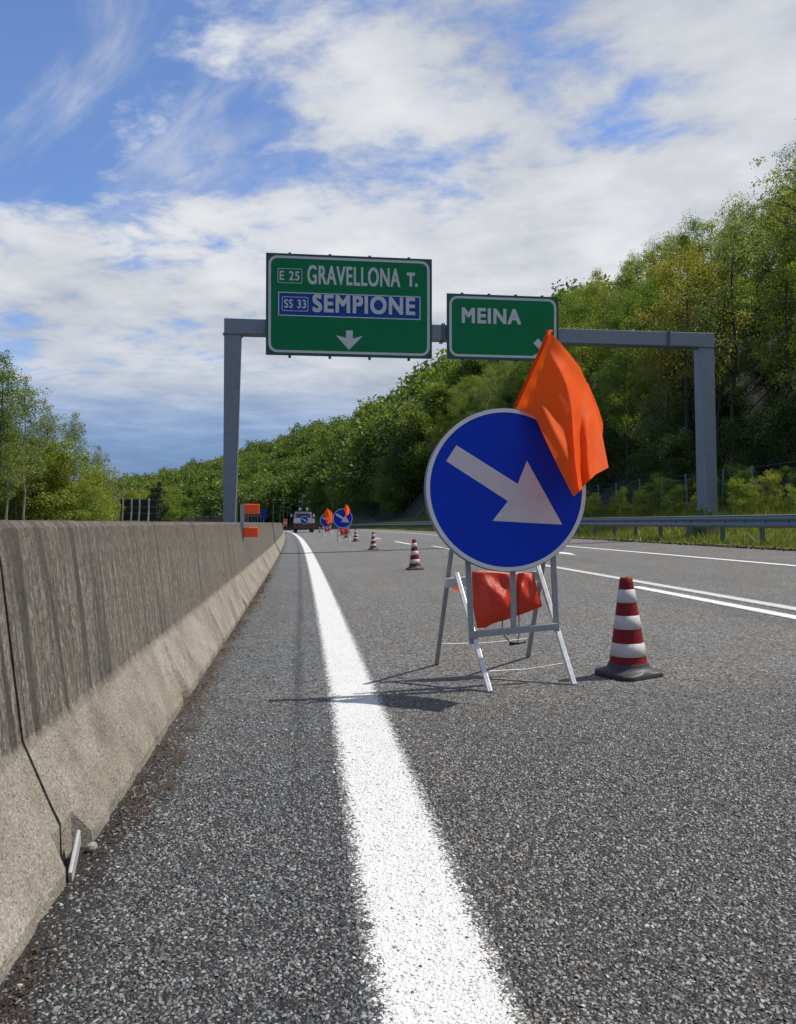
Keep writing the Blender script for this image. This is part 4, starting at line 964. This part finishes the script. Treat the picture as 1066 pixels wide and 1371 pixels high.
# wooded hill: the nearer trees one by one, the far wood as one mass
pts = []
for az in np.arange(-24, 24, .32):
    rb, rr_ = float(np.interp(az, TA, TB)), float(np.interp(az, TA, TR)); r_ = rb + rng.uniform(0, 5)
    while r_ < rr_ + 25:
        a = R(az + rng.normal(0, .18)); q = r_ + rng.normal(0, 2); x, y = q * math.sin(a), q * math.cos(a)
        if x + shift(y) > 15 and y < 118: pass
        elif -15 < x + shift(y) < 14.5 and y < 238: pass
        elif x + shift(y) < -20 and q < 285: pass
        else: pts.append((q, x, y))
        r_ += 7.6 * (q / 220) ** .75 * rng.uniform(.8, 1.25)
pts.sort(); NEAR = pts[:115]; FAR = pts[115:]; print('hill trees', len(pts), 'wood', cnt)
for q, x, y in NEAR:
    k = int(rng.choice([0, 1, 2, 3, 4]))
    lab = [('mid green round crowned tree on the wooded hill beyond the guardrail', 'mid green hill trees'), ('fresh yellow-green tree on the wooded hill beyond the guardrail', 'fresh green hill trees'), ('dark green tree on the wooded hill beyond the guardrail', 'dark green hill trees'), ('grey-green tree on the wooded hill beyond the guardrail', 'grey-green hill trees'), ('mid green round crowned tree on the wooded hill beyond the guardrail', 'mid green hill trees')][k]
    plant('far', x, y, rng.uniform(.75, 1.2), lab[0], lab[1], 'tree', k)
def far_wood():
    base = []
    for k in range(6):
        n = 30; C = np.stack([rng.normal(0, 1.9, n), rng.normal(0, 1.9, n), 2.2 + 6.8 * rng.random(n)], 1); C[:, :2] *= (1.25 - C[:, 2:3] / 11)
        base.append(leaf_quads(C, 28, 1.45 * np.ones(n), .28, .8, .18))
    Vs, Ts = [], []
    for q, x, y in FAR:
        V, t = base[rng.integers(6)]; s_ = rng.choice([.75, 1.0, 1.2, 1.45]) * rng.uniform(.85, 1.15); a = rng.uniform(0, 6.283); c, s2_ = math.cos(a), math.sin(a)
        Rm = np.array([[c, -s2_, 0], [s2_, c, 0], [0, 0, 1]]); sc = s_ * np.array([1.1, 1.1, rng.uniform(.85, 1.15)])
        Vs.append((V @ Rm.T) * sc + np.array([x, y, terr(x, y)])); Ts.append(np.clip(t * .40 + rng.uniform(-.15, .75), 0, 1))
    tag(link('far_forest', np_mesh('far_forest', np.concatenate(Vs), 4, M['leaf_hill'], np.concatenate(Ts))), kind='stuff')
far_wood()
for L in protos.values():
    for o in L:
        if o.name not in used:
            for c in list(o.children): bpy.data.objects.remove(c)
            bpy.data.objects.remove(o)

# ---------------------------------------------------------------- grass on the verge
def grass():
    n = 60000; s = 12 + 110 * rng.random(n) ** 1.8; d = 10.75 + 6.2 * rng.random(n) ** .8
    d = np.where(d < 11.3, d + .5 * rng.random(n), d)
    base = np.array([(dd_ - shift(s_), s_, terr(dd_ - shift(s_), s_) - .02) for s_, dd_ in zip(s, d)])
    h = rng.uniform(.08, .34, n) * np.interp(d, [10.7, 12.5, 17], [.45, 1.0, 1.35]); a = rng.uniform(0, 6.283, n); w_ = rng.uniform(.006, .016, n) * (1 + s / 45)
    t = np.stack([np.cos(a), np.sin(a), np.zeros(n)], 1); ln = rng.normal(0, .35, (n, 2)) * h[:, None]
    tip = base + np.stack([ln[:, 0], ln[:, 1], h], 1); V = np.stack([base - t * w_[:, None], base + t * w_[:, None], tip], 1).reshape(-1, 3)
    tag(link('verge_grass', np_mesh('verge_grass', V, 3, M['grass'], rng.random(n))), kind='stuff')
    # weed litter along the edge of the asphalt
    n = 9000; s = 12 + 60 * rng.random(n) ** 1.5; d = 10.62 + rng.normal(0, .10, n)
    base = np.array([(dd_ - shift(s_), s_, roadz(s_, dd_) + .012) for s_, dd_ in zip(s, d)]); L = rng.uniform(.02, .06, n); a = rng.uniform(0, 6.283, n)
    t1 = np.stack([np.cos(a), np.sin(a), rng.normal(0, .4, n)], 1) * L[:, None]; t2 = np.stack([-np.sin(a), np.cos(a), rng.normal(0, .4, n)], 1) * L[:, None] * .5
    V = np.stack([base - t1, base + t2, base + t1, base - t2], 1).reshape(-1, 3)
    tag(link('leaf_litter', np_mesh('leaf_litter', V, 4, M['litter'], rng.random(n) * .6)), kind='stuff')
grass()
